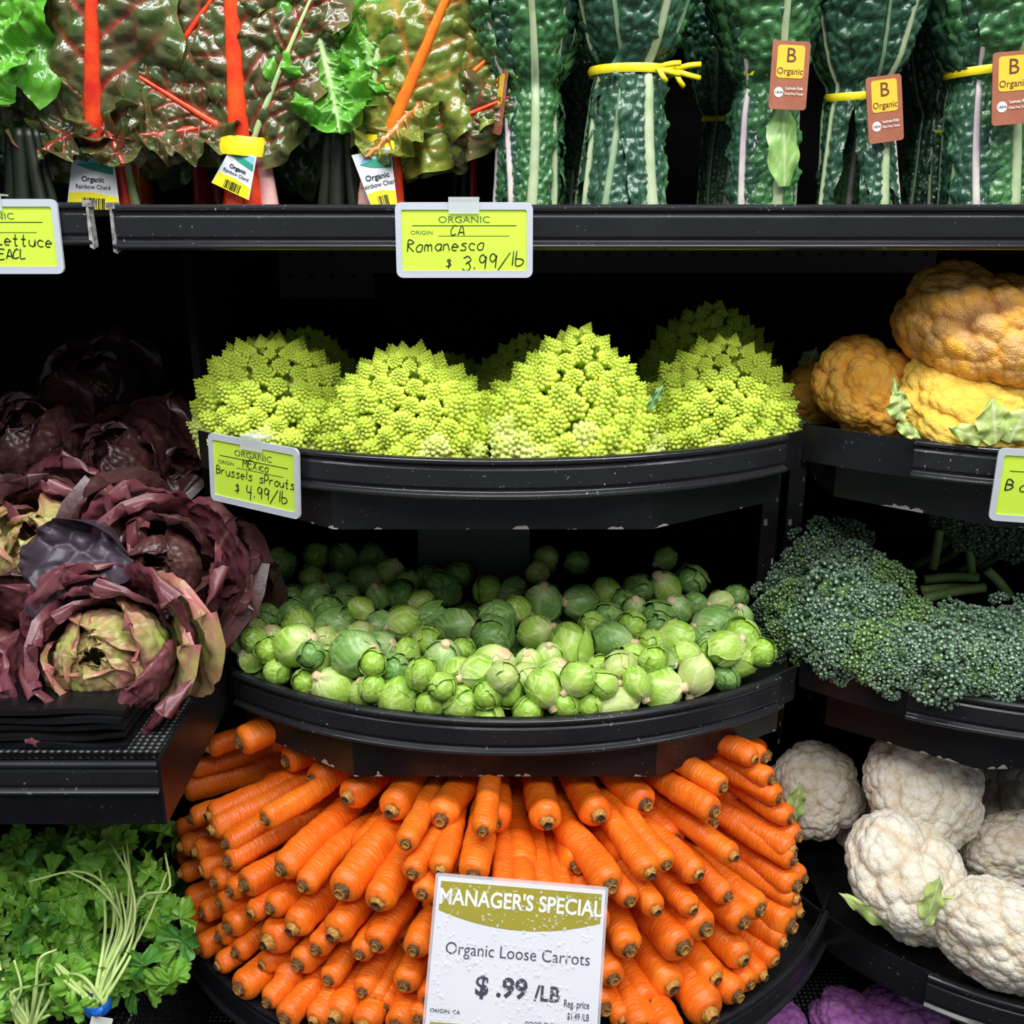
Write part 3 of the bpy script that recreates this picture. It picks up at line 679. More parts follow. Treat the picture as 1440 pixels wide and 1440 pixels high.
def put_sprout(p_, r_, ang, kind, label):
    core, lv, st = SPR[kind][rnd.randrange(4)]
    if ang < 0 and ang == -1: dirv = Vector((rnd.uniform(-.7, .7), rnd.uniform(.1, 1), rnd.uniform(-.8, .2)))
    else:
        a = math.radians(ang); dirv = Vector((math.cos(a), -.45, math.sin(a)))
    R3 = frame(-dirv)@Matrix.Rotation(rnd.uniform(0, 6.28), 3, 'Z')
    o = empty('brussels_sprout'); o.matrix_basis = T4(p_, R3, r_/.0190); tag(o, label, 'sprout', 'brussels sprouts heaped on the middle shelf')
    link('heart', core, o)
    for l in lv: link('leaf', l, o)
    link('stem', st, o)
for i, s in enumerate(sprs):
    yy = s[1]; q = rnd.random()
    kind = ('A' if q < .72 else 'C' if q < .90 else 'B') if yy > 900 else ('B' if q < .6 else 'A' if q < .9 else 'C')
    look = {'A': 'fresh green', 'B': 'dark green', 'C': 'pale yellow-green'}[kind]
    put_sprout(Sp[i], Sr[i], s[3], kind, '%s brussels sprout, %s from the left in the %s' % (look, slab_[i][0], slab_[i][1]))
for k in range(52):   # lower layer glimpsed through gaps
    a = math.radians(-38+76*((k*.618) % 1)); rad = .455-.24*math.sqrt(k/52)
    p_ = np.array([rad*math.sin(a), 1.357-rad*math.cos(a), -.503+.004*(k % 3)])
    ring_ = ['outer', 'second', 'third', 'inner'][k//13]; col = sorted(range(k//13*13, k//13*13+13), key=lambda q: (q*.618) % 1).index(k)
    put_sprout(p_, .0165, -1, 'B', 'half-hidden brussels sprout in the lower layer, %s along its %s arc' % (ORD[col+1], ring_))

# ------------------------------------------------------------------ romanesco
def rom_mat(name, tip, mid, low):
    m, nt, b = newmat(name); at = nd(nt, 'ShaderNodeAttribute', attribute_name='leaf'); sx = nt.nodes.new('ShaderNodeSeparateColor'); nt.links.new(at.outputs['Color'], sx.inputs[0])
    c = mixc(nt, sx.outputs[0], low, mid); c = mixc(nt, ramp(nt, sx.outputs[2], .55, .0), c, tip)
    nt.links.new(c, b.inputs['Base Color']); b.inputs['Roughness'].default_value = .5; b.inputs['Subsurface Weight'].default_value = .15
    b.inputs['Subsurface Radius'].default_value = (.8, 1, .2); b.inputs['Subsurface Scale'].default_value = .003
    bumpn(nt, b, noise(nt, 500, 2), .3, .0006); return m
M_romA = rom_mat('romanesco_lime', (.50, .70, .03), (.68, .80, .10), (.44, .58, .05))
M_romB = rom_mat('romanesco_cream_lime', (.58, .74, .08), (.80, .84, .30), (.55, .66, .12))
def floret(mat, N=46, seed=0, steep=1.45):
    mb = MB(); rnd = random.Random(seed); n = 12
    V = [(.80*math.cos(i*2*PI/n), .80*math.sin(i*2*PI/n), 0) for i in range(n)]+[(.55*math.cos(i*2*PI/n), .55*math.sin(i*2*PI/n), -.9) for i in range(n)]+[(0, 0, steep*.93)]
    mb.add(V, [(i, (i+1) % n, 2*n) for i in range(n)]+[(i+n, (i+1) % n+n, (i+1) % n, i) for i in range(n)], np.tile((0, 0, .7), (2*n+1, 1)))
    k = 7
    for i in range(N):
        t = ((i+.35)/N)**.62; a = i*2.39996; s = (.055+.19*t)*(1+rnd.uniform(-.1, .1)); rr = .80*t; z = steep*(1-t)*.93
        nrm = Vector((steep*math.cos(a), steep*math.sin(a), .8)).normalized().lerp(Vector((0, 0, 1)), .30).normalized()
        M4 = np.array(T4((rr*math.cos(a), rr*math.sin(a), z), frame(nrm)))
        W = []
        for (q, h) in ((1.0, -.5), (1.0, .25), (.66, .85), (.25, 1.25)): W += [(s*q*math.cos(j*2*PI/k+i), s*q*math.sin(j*2*PI/k+i), s*h) for j in range(k)]
        W.append((0, 0, s*1.35)); F = [tuple(f) for f in grid_faces(k, 4, True)]+[(3*k+j, 3*k+(j+1) % k, 4*k) for j in range(k)]
        A = np.array([(.0, 0, t)]*k+[(.35, 0, t)]*k+[(.8, 0, t)]*k+[(1, 0, t)]*(k+1)); mb.add(W, F, A, M4)
    return mb.mesh('floret', [mat], attr=True)
FLA = [floret(M_romA, 46, s, 1.35+.2*s) for s in range(3)]; FLB = [floret(M_romB, 34, s+5, 1.0+.15*s) for s in range(3)]
M_rleaf = leaf_mat('romanesco_leaf', (.10, .26, .09), (.16, .36, .12), (.5, .6, .3), rough=.4, trans=.1)
M_romcore = plain('romanesco_core', (.30, .42, .03), .6)
def romanesco(loc, R, H, tilt, yaw, label, seed, dome_=0.5, lean=0):
    rnd = random.Random(seed); r = empty('romanesco_head'); r.matrix_basis = T4(loc, Euler((math.radians(tilt), math.radians(lean), math.radians(yaw))).to_matrix())
    tag(r, label, 'romanesco', 'romanesco heads on the upper rounded shelf')
    n, m = 20, 12; V = []
    def prof(t):
        c_ = (R*t, H*(1-t)); a = t*PI/2; d_ = (R*math.sin(a), H*math.cos(a)); k = dome_
        return c_[0]*(1-k)+d_[0]*k, c_[1]*(1-k)+d_[1]*k
    for j in range(m):
        q, z = prof(j/(m-1)); V += [(q*.86*math.cos(i*2*PI/n)+1e-5*i, q*.86*math.sin(i*2*PI/n), z*.88-.004) for i in range(n)]
    V += [(R*.5*math.cos(i*2*PI/n), R*.5*math.sin(i*2*PI/n), -.012) for i in range(n)]
    link('core', mesh_np('core', V, [tuple(f)[::-1] for f in grid_faces(n, m+1, True)]+[tuple(range(n*m, n*m+n))], [M_romcore]), r)
    N = 104
    for i in range(N):
        t = ((i+.3)/N)**.56; a = i*2.39996+rnd.uniform(-.08, .08); q, z = prof(t); q2, z2 = prof(min(1, t+.02)); q1, z1 = prof(max(0, t-.02))
        nr = Vector((-(z2-z1)*math.cos(a), -(z2-z1)*math.sin(a), (q2-q1))).normalized().lerp(Vector((0, 0, 1)), .30).normalized()
        s = R/.085*(.0060+.0122*t**.8)*(1+rnd.uniform(-.12, .15)); off = rnd.uniform(-.002, .004)*t
        me = (FLA if t < rnd.uniform(.72, .95) else FLB)[rnd.randrange(3)]
        link('floret', me, r, mat4=T4(Vector((q*.93*math.cos(a), q*.93*math.sin(a), z*.95))+nr*off, frame(nr)@Matrix.Rotation(rnd.uniform(0, 6), 3, 'Z'), s))
    return r
RZ = Z1-.026
def rom_at(px, Y, *a, **k): p_ = atY(px, 600, Y); return romanesco((p_[0], Y, RZ+.012), *a, **k)
rom_at(388, 1.085, .083, .105, 16, 10, 'romanesco head furthest toward the lettuces, pale knobbly lower florets', 1, .85)
rom_at(578, 1.02, .083, .105, 14, -20, 'rounded romanesco head above the space beside the Brussels Sprouts tag', 2, .75)
rom_at(803, 1.005, .090, .130, 8, 30, 'tallest pointed romanesco head in the middle of the shelf', 3, .40)
rom_at(1008, 1.07, .080, .110, 14, 5, 'spiky romanesco head beside the golden cauliflowers', 4, .65)
rom_at(432, 1.27, .07, .090, 5, 70, 'shaded romanesco head behind the one nearest the lettuces', 5, .7)
rom_at(742, 1.20, .072, .092, 0, 50, 'shaded romanesco head behind the tallest one', 6, .5)
rom_at(628, 1.28, .065, .055, 0, 50, 'shaded low romanesco head glimpsed in the gap left of centre', 7, .5)
rom_at(990, 1.24, .088, .128, 5, 20, 'big shaded romanesco head rising behind the spiky one', 8, .6)
# small dark leaf between two heads
def simple_leaf(L, W, mat, seed, ruffle=.004, curl=.02, nu=13, nv=18, name='leaf', cell=.012, puck=.0015):
    u = np.linspace(-1, 1, nu)[None, :]*np.ones((nv, 1)); v = np.linspace(0, 1, nv)[:, None]*np.ones((1, nu))
    w = W*(np.sin(np.clip(v*.93+.07, 0, 1)*PI)**.65); X = u*w; Z = L*v-.1*L*u*u*v
    F1, F2 = worley(X/cell+7, Z/cell, seed); b_ = np.clip((F2-F1)*2, 0, 1)
    s = (v-.3*np.abs(u))*7; dv = np.abs(s-np.round(s)); vein = np.maximum(np.exp(-(u/.08)**2), .7*np.exp(-(dv/.10)**2))
    Y = curl*v*v*L*8+ruffle*np.abs(u)**2*np.sin(v*15+seed+np.sign(u))-puck*b_+.15*W*u*u
    return mesh_np(name, np.stack([X, Y, Z], -1), grid_faces(nu, nv), [mat], np.stack([vein, np.abs(u)**3, v], -1).reshape(-1, 3))
# ------------------------------------------------------------------ cauliflower
def fib(n, seed=0, jit=.25):
    i = np.arange(n)+.5; rs = np.random.RandomState(seed); ph = np.arccos(1-2*i/n); th = PI*(1+5**.5)*i
    P = np.stack([np.cos(th)*np.sin(ph), np.sin(th)*np.sin(ph), np.cos(ph)], -1)+rs.normal(size=(n, 3))*jit*1.9/math.sqrt(n)
    return P/np.linalg.norm(P, axis=1)[:, None]
def caul_mesh(seed, n1, n2, n3, a1, a2, a3, res=(290, 210)):
    nu, nv = res; lon = np.linspace(0, 2*PI, nu+1)[:-1][None]*np.ones((nv, 1)); th = np.linspace(.004, 3.12, nv)[:, None]*np.ones((1, nu))
    P = np.stack([np.sin(th)*np.cos(lon), np.sin(th)*np.sin(lon), np.cos(th)], -1).reshape(-1, 3)
    Dn = P.copy(); h = np.zeros(len(P)); crease_shade = np.zeros(len(P)); rs = np.random.RandomState(seed)
    for n, amp, jit in ((n1, a1, .5), (n2, a2, .6), (n3, a3, .6)):
        S = fib(n, seed+n, jit); kd = kdtree.KDTree(n)
        for i, s in enumerate(S): kd.insert(s, i)
        kd.balance(); warp = P
        sz = 1+.0*rs.rand(n)
        d1 = np.empty(len(P)); d2 = np.empty(len(P)); hh = rs.rand(n); idx = np.empty(len(P), dtype=int)
        for i, p_ in enumerate(warp.tolist()):
            (c1, i1, a_), (c2, i2, b_) = kd.find_n(p_, 2); d1[i] = a_; d2[i] = b_; idx[i] = i1
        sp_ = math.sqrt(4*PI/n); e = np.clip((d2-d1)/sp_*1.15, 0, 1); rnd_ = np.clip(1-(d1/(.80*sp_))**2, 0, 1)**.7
        h += amp*rnd_; crease_shade += (1-np.clip(e*4, 0, 1))*(.5 if n == n1 else .35 if n == n2 else .25)
    r_ = .88+h; r_ *= np.where(P[:, 2] < -.3, 1-.25*(-.3-P[:, 2]), 1)
    V = P*r_[:, None]; V[:, 2] *= .80
    F = [tuple(f) for f in grid_faces(nu, nv, True)]
    F = np.array(F)
    me = mesh_np('curd', V, F, [], np.stack([np.clip(crease_shade, 0, 1), h*0, h/h.max()], -1))
    return me
def caul_mat(name, a, b_, crease_shade, rough=.5, sss=.2, k=.8):
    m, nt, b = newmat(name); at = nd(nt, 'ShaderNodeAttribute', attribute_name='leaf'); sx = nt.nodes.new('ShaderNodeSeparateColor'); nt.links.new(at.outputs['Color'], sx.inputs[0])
    c = mixc(nt, ramp(nt, noise(nt, 3.0, 3), .35, .65), a, b_); c = mixc(nt, mathn(nt, 'MULTIPLY', sx.outputs[0], k), c, crease_shade)  # creases coloured darker, painting in the shade between the lumps
    nt.links.new(c, b.inputs['Base Color']); b.inputs['Roughness'].default_value = rough
    b.inputs['Subsurface Weight'].default_value = sss; b.inputs['Subsurface Radius'].default_value = (1, .8, .5); b.inputs['Subsurface Scale'].default_value = .012
    bumpn(nt, b, noise(nt, 46, 3), .5, .01); return m
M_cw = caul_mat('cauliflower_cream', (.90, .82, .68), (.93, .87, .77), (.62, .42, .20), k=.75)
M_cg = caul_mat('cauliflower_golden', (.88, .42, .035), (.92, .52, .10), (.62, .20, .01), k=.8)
M_cy = caul_mat('cauliflower_bright_yellow', (.95, .66, .10), (.90, .58, .08), (.80, .38, .03), k=.7)
M_cgm = caul_mat('cauliflower_golden_mauve', (.95, .45, .03), (.78, .44, .18), (.45, .16, .02), k=.8)
M_cpu = caul_mat('cauliflower_purple', (.56, .16, .60), (.70, .30, .66), (.26, .05, .36), k=.7)
CMS = [caul_mesh(1, 24, 230, 1300, .16, .095, .026), caul_mesh(2, 40, 300, 1500, .11, .085, .024), caul_mesh(3, 17, 190, 1200, .26, .10, .028)]
M_cleaf = leaf_mat('cauliflower_leaf', (.42, .60, .12), (.55, .70, .22), (.78, .82, .50), rough=.4, trans=.15)
M_cleaf2 = leaf_mat('cauliflower_leaf_dark', (.16, .32, .10), (.25, .42, .14), (.6, .66, .35), rough=.4, trans=.1)
cauls_cache = {}
def caul(px, py, Y, R, mat, variant, rot, label, group, leaves=(), zfix=None, sq=1.0):
    key = (variant, mat.name)
    if key not in cauls_cache:
        me = CMS[variant].copy(); me.materials.clear(); me.materials.append(mat); cauls_cache[key] = me
    p_ = atY(px, py, Y)
    r = empty('cauliflower', p_); tag(r, label, 'cauliflower', group)
    Rm = Euler([math.radians(a) for a in rot]).to_matrix()
    link('curd', cauls_cache[key], r, mat4=Matrix.LocRotScale(Vector((0, 0, 0)), Rm.to_quaternion(), Vector((R, R, R*sq))))
    for k, (x0, y0, x1, y1, dY, W, mt) in enumerate(leaves):   # leaf base and tip, found where they sit on the head
        a_, b_ = atY(x0, y0, Y+dY), atY(x1, y1, Y+dY-.004); v_ = Vector(b_-a_); L = v_.length
        me = simple_leaf(L, W, mt, k+variant*3+int(px) % 7, .004, .012, nu=15)
        Zv = v_.normalized(); Xv = Vector((0, 1, 0)).cross(Zv).normalized(); Yv = Zv.cross(Xv)
        link('leaf', me, r, mat4=T4(Vector(a_-p_), Matrix((Xv, Yv, Zv)).transposed()))
    return r
gw = 'white cauliflowers in the round tray'; gg = 'golden cauliflowers on the rounded shelf'; gp = 'purple cauliflowers on the base deck'
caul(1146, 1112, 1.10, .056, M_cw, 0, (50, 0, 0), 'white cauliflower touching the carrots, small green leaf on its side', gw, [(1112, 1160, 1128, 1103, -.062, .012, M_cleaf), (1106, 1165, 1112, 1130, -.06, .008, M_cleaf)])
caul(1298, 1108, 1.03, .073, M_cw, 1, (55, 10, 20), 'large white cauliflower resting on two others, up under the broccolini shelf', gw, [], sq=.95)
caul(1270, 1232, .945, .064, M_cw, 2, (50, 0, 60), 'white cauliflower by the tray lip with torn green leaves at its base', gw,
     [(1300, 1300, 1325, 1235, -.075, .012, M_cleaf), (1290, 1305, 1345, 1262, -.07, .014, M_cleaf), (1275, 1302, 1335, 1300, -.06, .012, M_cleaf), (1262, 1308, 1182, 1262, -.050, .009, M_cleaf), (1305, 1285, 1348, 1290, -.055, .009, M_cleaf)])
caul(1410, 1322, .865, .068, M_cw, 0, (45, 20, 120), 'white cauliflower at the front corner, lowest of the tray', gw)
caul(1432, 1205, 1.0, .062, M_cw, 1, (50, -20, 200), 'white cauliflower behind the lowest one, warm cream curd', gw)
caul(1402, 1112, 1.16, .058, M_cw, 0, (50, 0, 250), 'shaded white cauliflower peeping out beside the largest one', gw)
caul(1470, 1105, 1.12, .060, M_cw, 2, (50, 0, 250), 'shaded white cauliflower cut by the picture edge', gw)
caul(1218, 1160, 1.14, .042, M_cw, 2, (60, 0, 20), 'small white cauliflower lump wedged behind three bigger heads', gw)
caul(1224, 555, 1.09, .058, M_cg, 2, (45, 0, 40), 'deep golden cauliflower at the shelf corner', gg, [(1182, 520, 1178, 498, -.01, .012, M_cleaf2)])
caul(1152, 562, 1.20, .046, M_cg, 2, (45, 20, 160), 'shaded golden cauliflower at the back beside the romanesco', gg, [(1110, 600, 1098, 555, -.01, .014, M_cleaf2), (1130, 525, 1150, 488, -.01, .012, M_cleaf2), (1105, 600, 1140, 592, -.04, .01, M_cleaf2)])
caul(1378, 482, 1.06, .082, M_cgm, 2, (35, 0, 80), 'largest golden cauliflower with a mauve tinged crown, top of the heap', gg, sq=1.0)
caul(1368, 572, 1.02, .074, M_cy, 0, (32, 0, 10), 'bright yellow cauliflower at the lip with pale green leaves', gg,
     [(1262, 590, 1268, 548, -.062, .011, M_cleaf), (1264, 585, 1258, 528, -.055, .004, M_cleaf), (1262, 595, 1296, 618, -.060, .007, M_cleaf), (1400, 624, 1398, 560, -.078, .017, M_cleaf), (1418, 622, 1445, 575, -.078, .020, M_cleaf), (1390, 618, 1335, 602, -.074, .010, M_cleaf)], sq=.70)
for px, py, Y, R, lb in ((1092, 1452, .985, .040, 'purple cauliflower closest to the carrot tray'), (1190, 1440, .985, .040, 'loose-budded purple cauliflower in the middle'), (1268, 1432, .99, .052, 'tallest purple cauliflower, under the white cauliflower tray')):
    caul(px, py, Y, R, M_cpu, 1 if px != 1190 else 2, (30, 0, px), lb, gp)
p_ = atY(912, 575, .965)
o = link('fallen_leaf', simple_leaf(.028, .005, M_rleaf, 2), mat4=T4(p_, Euler((.2, .5, 0)).to_matrix())); tag(o, 'small dark green leaf caught between two romanesco heads', 'leaf')

# ------------------------------------------------------------------ broccolini
def bead(r_, k=6):
    V = [(0, 0, 1.35*r_)]
    for (q, h) in ((.75, .85), (1, .1), (.6, -.8)): V += [(r_*q*math.cos(j*2*PI/k), r_*q*math.sin(j*2*PI/k), r_*h) for j in range(k)]
    F = [(0, 1+j, 1+(j+1) % k) for j in range(k)]+[tuple(1+x for x in f) for f in grid_faces(k, 3, True)]
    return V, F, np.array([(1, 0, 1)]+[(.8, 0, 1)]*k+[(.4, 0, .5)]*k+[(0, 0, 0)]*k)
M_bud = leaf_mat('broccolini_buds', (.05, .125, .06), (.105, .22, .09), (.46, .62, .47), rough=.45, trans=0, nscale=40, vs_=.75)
M_budg = leaf_mat('broccolini_buds_light', (.07, .18, .04), (.13, .28, .06), (.42, .60, .28), rough=.45, trans=0, nscale=40, vs_=.75)
M_bst = plain('broccolini_stalk', (.20, .36, .08), .4, (.30, .46, .14), 40)
BV, BF, BA = bead(1.0)
BVn = np.array(BV)
def crown_mesh(seed, mat, n1=12, n2=38):
    rnd = random.Random(seed); mb = MB()
    for i in range(n1):
        t = math.sqrt((i+.4)/n1); a = i*2.39996; d = Vector((math.sin(t*1.45)*math.cos(a), math.sin(t*1.45)*math.sin(a), math.cos(t*1.45)))
        c_ = d*.032*(1+rnd.uniform(-.25, .35)); Rs = .0122*(1+rnd.uniform(-.2, .25))
        for j in range(n2):
            tt = ((j+.4)/n2)**.5; b_ = j*2.39996; e = Vector((math.sin(tt*1.75)*math.cos(b_), math.sin(tt*1.75)*math.sin(b_), math.cos(tt*1.75)))
            e = frame(d)@e; p_ = c_+e*Rs*(1+rnd.uniform(-.12, .18)); s = .0025*(1+rnd.uniform(-.3, .35))
            mb.add(BVn*s, BF, BA, T4(p_, frame(e+rvec(rnd)*.25)))
    me = mb.mesh('buds', [mat], attr=True)
    mb = MB()
    for i in range(n1):
        t = math.sqrt((i+.4)/n1); a = i*2.39996; d = np.array((math.sin(t*1.45)*math.cos(a), math.sin(t*1.45)*math.sin(a), math.cos(t*1.45)))
        V, F = tube(spline([(0, 0, -.035), (d[0]*.008, d[1]*.008, -.012), tuple(d*.033)], 6), np.linspace(.004, .006, 6), 6); mb.add(V, F)
    V, F = tube(spline([(0, 0, -.028), (.003, 0, -.08), (-.002, .004, -.13)], 8), .0055, 8); mb.add(V, F)
    return me, mb.mesh('stalk', [M_bst])
BR = [crown_mesh(i, M_bud if i < 3 else M_budg) for i in range(5)]
# pixel x, y of the crown, Y, scale, tip direction (x, z), variant
BL = '''1150 765 1.13 .9 -.3 .9;1195 758 1.15 .9 .1 .9;1165 800 1.10 .95 -.4 .7;1225 800 1.08 1.0 .2 .8;1265 812 1.06 .9 .6 .6;1098 822 1.12 .85 -.8 .5;1085 855 1.09 .85 -.8 .2;1125 850 1.06 1.0 -.2 .5;1110 885 1.04 .95 -.5 .1;1180 845 1.04 1.05 .0 .4;1235 850 1.02 1.0 .2 .5;1160 890 1.015 1.0 -.1 .1;1210 885 .995 1.0 .1 .2;1262 880 1.0 1.0 .1 .4;1300 862 1.01 .85 .3 .8;1345 875 1.0 .9 -.1 .8;1395 885 .99 1.0 .2 .6;1440 870 1.0 .95 .2 .8;1185 925 .98 .85 .0 -.1;1240 925 .955 1.0 .0 .0;1295 920 .955 1.05 .1 .2;1345 915 .955 1.0 -.1 .4;1400 925 .95 1.05 .1 .2;1270 955 .93 .85 .0 -.2;1320 955 .93 1.0 .0 -.1;1370 958 .925 1.0 .1 -.1;1420 955 .93 1.05 .1 .0;1455 905 .97 1.0 .3 .3;1375 982 .915 .8 .0 -.3;1430 985 .915 .9 .0 -.2;1465 960 .93 1.0 .2 .0;1325 975 .925 .7 .0 -.3;1085 905 1.05 .6 -.5 .0'''
rnd = random.Random(8)
bl = [tuple(map(float, q.split())) for q in BL.split(';')]
order = sorted(range(len(bl)), key=lambda i: bl[i][1]); per = 7; bn = ['peak row', 'second row down', 'third row down', 'row above the lip row', 'lip row']
blab = {}
for t in range(5):
    g = sorted(order[t*per:(t+1)*per] if t < 4 else order[28:], key=lambda i: bl[i][0])
    for k, i in enumerate(g): blab[i] = (ORD[k+1], bn[t])
for i, (px, py, Y, s, dx, dz) in enumerate(bl):
    py -= 14*max(0, (py-900)/80); s *= .90 if i % 3 else 1.02
    p_ = atY(px, py, Y); v = rnd.choice((0, 0, 1, 1, 2, 3, 4)) if py > 850 else rnd.choice((0, 1, 2, 2, 3))
    ax = Vector((dx, -.75, dz+.25)); r = empty('broccolini'); r.matrix_basis = T4(p_-np.array(ax.normalized())*.025, frame(ax)@Matrix.Rotation(rnd.uniform(0, 6), 3, 'Z'), s*.95)
    tag(r, '%s broccolini head, %s from the left in the %s' % ('yellow-green' if v > 2 else 'blue-green', blab[i][0], blab[i][1]), 'broccolini', 'broccolini heads heaped on the rounded shelf')
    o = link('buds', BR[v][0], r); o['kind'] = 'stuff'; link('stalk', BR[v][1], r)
# stalks of the shaded stems at the back
for k, (x0, y0, x1, y1, Y, lb) in enumerate(((1300, 815, 1375, 812, 1.16, 'uppermost of the stacked broccolini stems lying behind the heads'), (1295, 830, 1372, 828, 1.14, 'middle of the stacked broccolini stems lying behind the heads'), (1300, 842, 1385, 826, 1.12, 'lowest of the stacked broccolini stems lying behind the heads'),
                                             (1388, 802, 1420, 838, 1.12, 'thick cut broccolini stem slanting down behind the heads'), (1322, 745, 1312, 800, 1.22, 'faint upright broccolini stem in the shade'), (1362, 752, 1366, 805, 1.22, 'second faint upright broccolini stem in the shade'))):
    a_, b_ = atY(x0, y0, Y), atY(x1, y1, Y); mid = (a_+b_)/2+np.array((0, 0, .002))
    V, F = tube(spline([a_, mid, b_], 10), .0058, 10); o = link('cut_broccolini', mesh_np('cut_broccolini', V, F, [M_bst])); tag(o, lb, 'broccolini', 'broccolini stems lying at the back')
for k, (px, py) in enumerate(((1350, 745), (1385, 740), (1420, 752), (1450, 745))):
    p_ = atY(px, py, 1.24); r = empty('broccolini'); r.matrix_basis = T4(p_, frame((.1, -.6, .6)), 1.0)
    tag(r, 'deeply shaded broccolini head at the back, %s of four' % ORD[k+1], 'broccolini', 'broccolini heads heaped on the rounded shelf'); o = link('buds', BR[k][0], r); o['kind'] = 'stuff'; link('stalk', BR[k][1], r)
# ------------------------------------------------------------------ chard
def chard_leaf(L, W, seed, mat, ruff=.012, bend=.25, nu=61, nv=90, puck=.0045, cell=.020):
    u = np.linspace(-1, 1, nu)[None, :]*np.ones((nv, 1)); v = np.linspace(0, 1, nv)[:, None]*np.ones((1, nu))
    w = W*np.clip(v+.02, 0, 1)**.30*np.clip(1-v, 0, 1)**.42*1.35*(1+.07*np.sin(v*17+seed+np.sign(u)*1.3)+.04*np.sin(v*37+seed*2))
    X = u*w; Z = L*v-.50*W*np.abs(u)**1.6*np.clip(1-v*1.6, 0, 1)**1.2
    n_ = fbm(X*22+seed*3, Z*22, seed); Xw = X+.010*(n_-.5); Zw = Z+.010*(fbm(X*22, Z*22+9, seed+3)-.5)
    F1, F2 = worley(Xw/cell+seed, Zw/cell, seed); b_ = 1-(1-np.clip((F2-F1)*1.5, 0, 1))**2
    F1b, F2b = worley(Xw/(cell*.42)+seed, Zw/(cell*.42), seed+9); b2 = 1-(1-np.clip((F2b-F1b)*1.5, 0, 1))**2
    s = (Zw/L-.62*np.abs(Xw)/W*.55)*6.2+seed*.37+np.sign(X)*.22; dv = np.abs(s-np.round(s)); taper = np.clip(1-np.abs(u)**1.2*.92, 0, 1)
    side = np.exp(-(dv/(.035+.05*taper))**2)*taper*(v > .0); mid = np.exp(-(X/(.0045*(1-v)+.0015))**2)
    fine = np.exp(-((F2-F1)/.07)**2)*.22
    vein = np.clip(np.maximum(np.maximum(side, mid), fine), 0, 1)
    amp = np.clip(1-side*.9-mid, 0, 1)
    e = np.abs(u)
    Y = -puck*b_*amp-puck*.35*b2*amp+ruff*e**1.5*np.sin(v*19+seed*1.7+np.sign(u)*1.1+e*1.5)*1.2+ruff*.5*e**3*np.sin(v*45+seed*3+np.sign(u))
    Y += .010*(fbm(X*35, Z*35, seed+5)-.5)*2*e+bend*L*v*v+.25*W*u*u*(1 if seed % 2 else .4)
    edge = np.clip(np.maximum(e**5, v**10), 0, 1)
    me = mesh_np('leaf', np.stack([X, Y, Z], -1), grid_faces(nu, nv), [mat], np.stack([vein, edge, v], -1).reshape(-1, 3))
    return me
def rib_mesh(L, r0, bend, mat, low=.03, name='midrib'):
    pts = []; rad = []
    for t in np.linspace(-low/L, .93, 26): tt = max(t, 0); pts.append((0, bend*L*tt*tt-.0015, L*t)); rad.append(r0*(1-max(t, 0)*.86)+.0004)
    V, F = tube(pts, rad, 10, flat=.62)
    return mesh_np(name, V, F, [mat])
M_chR = leaf_mat('chard_leaf_bronze', (.050, .105, .028), (.105, .070, .032), (.42, .035, .03), (.16, .20, .05), .6, rough=.20, trans=.10, bump=(170, .35), nscale=18, coat=.35)
M_chO = leaf_mat('chard_leaf_olive', (.12, .20, .030), (.19, .22, .035), (.62, .20, .03), (.30, .38, .05), .7, rough=.20, trans=.14, bump=(170, .35), nscale=18, coat=.35)
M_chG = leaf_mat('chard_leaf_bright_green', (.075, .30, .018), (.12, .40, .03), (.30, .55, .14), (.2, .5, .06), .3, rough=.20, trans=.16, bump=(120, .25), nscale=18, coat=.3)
M_chShade = leaf_mat('chard_leaf_shaded', (.022, .060, .018), (.035, .080, .022), (.06, .12, .04), rough=.22, trans=.05, bump=(170, .35), nscale=18, coat=.3)  # darker copy for rear leaves, their shade put into the colour
M_ribR = plain('red_rib', (.62, .018, .012), .28, (.80, .07, .01), 60, (200, .3), coat=.3); M_ribO = plain('red_orange_rib', (.88, .09, .01), .28, (.75, .03, .01), 50, (200, .3), coat=.3)
M_ribY = plain('orange_rib', (.92, .22, .012), .28, (.85, .14, .01), 60, (200, .3), coat=.3); M_ribP = plain('pink_rib', (.75, .30, .32), .3, (.82, .50, .45), 70, (200, .3), coat=.3)
M_stShade = plain('shaded_stem', (.006, .013, .004), .4); M_ribG = plain('green_rib', (.42, .60, .22), .3, (.55, .7, .35), 60); M_yel = plain('yellow_band', (.85, .66, .01), .35, (.92, .75, .02), 60, (150, .3))  # near-black stems: the shade under the leaves is put into their colour
M_teal = plain('teal_print', (.02, .30, .20), .5); M_sky = plain('sky_blue_print', (.25, .50, .75), .5); M_lab = plain('label_paper', (.74, .76, .80), .35, coat=.3)
M_labY = plain('label_yellow', (.90, .80, .02), .35, coat=.3)
def bar_code(parent, x0, z0, w, h, y):
    mb = MB(); rnd = random.Random(3); x = 0
    while x < w:
        b_ = rnd.choice((.0004, .0007, .0011)); mb.box(x0+x, x0+x+b_, y-.0003, y, z0, z0+h); x += b_+rnd.choice((.0004, .0007, .001))
    link('barcode', mb.mesh('barcode', [M_ink], smooth=False), parent)
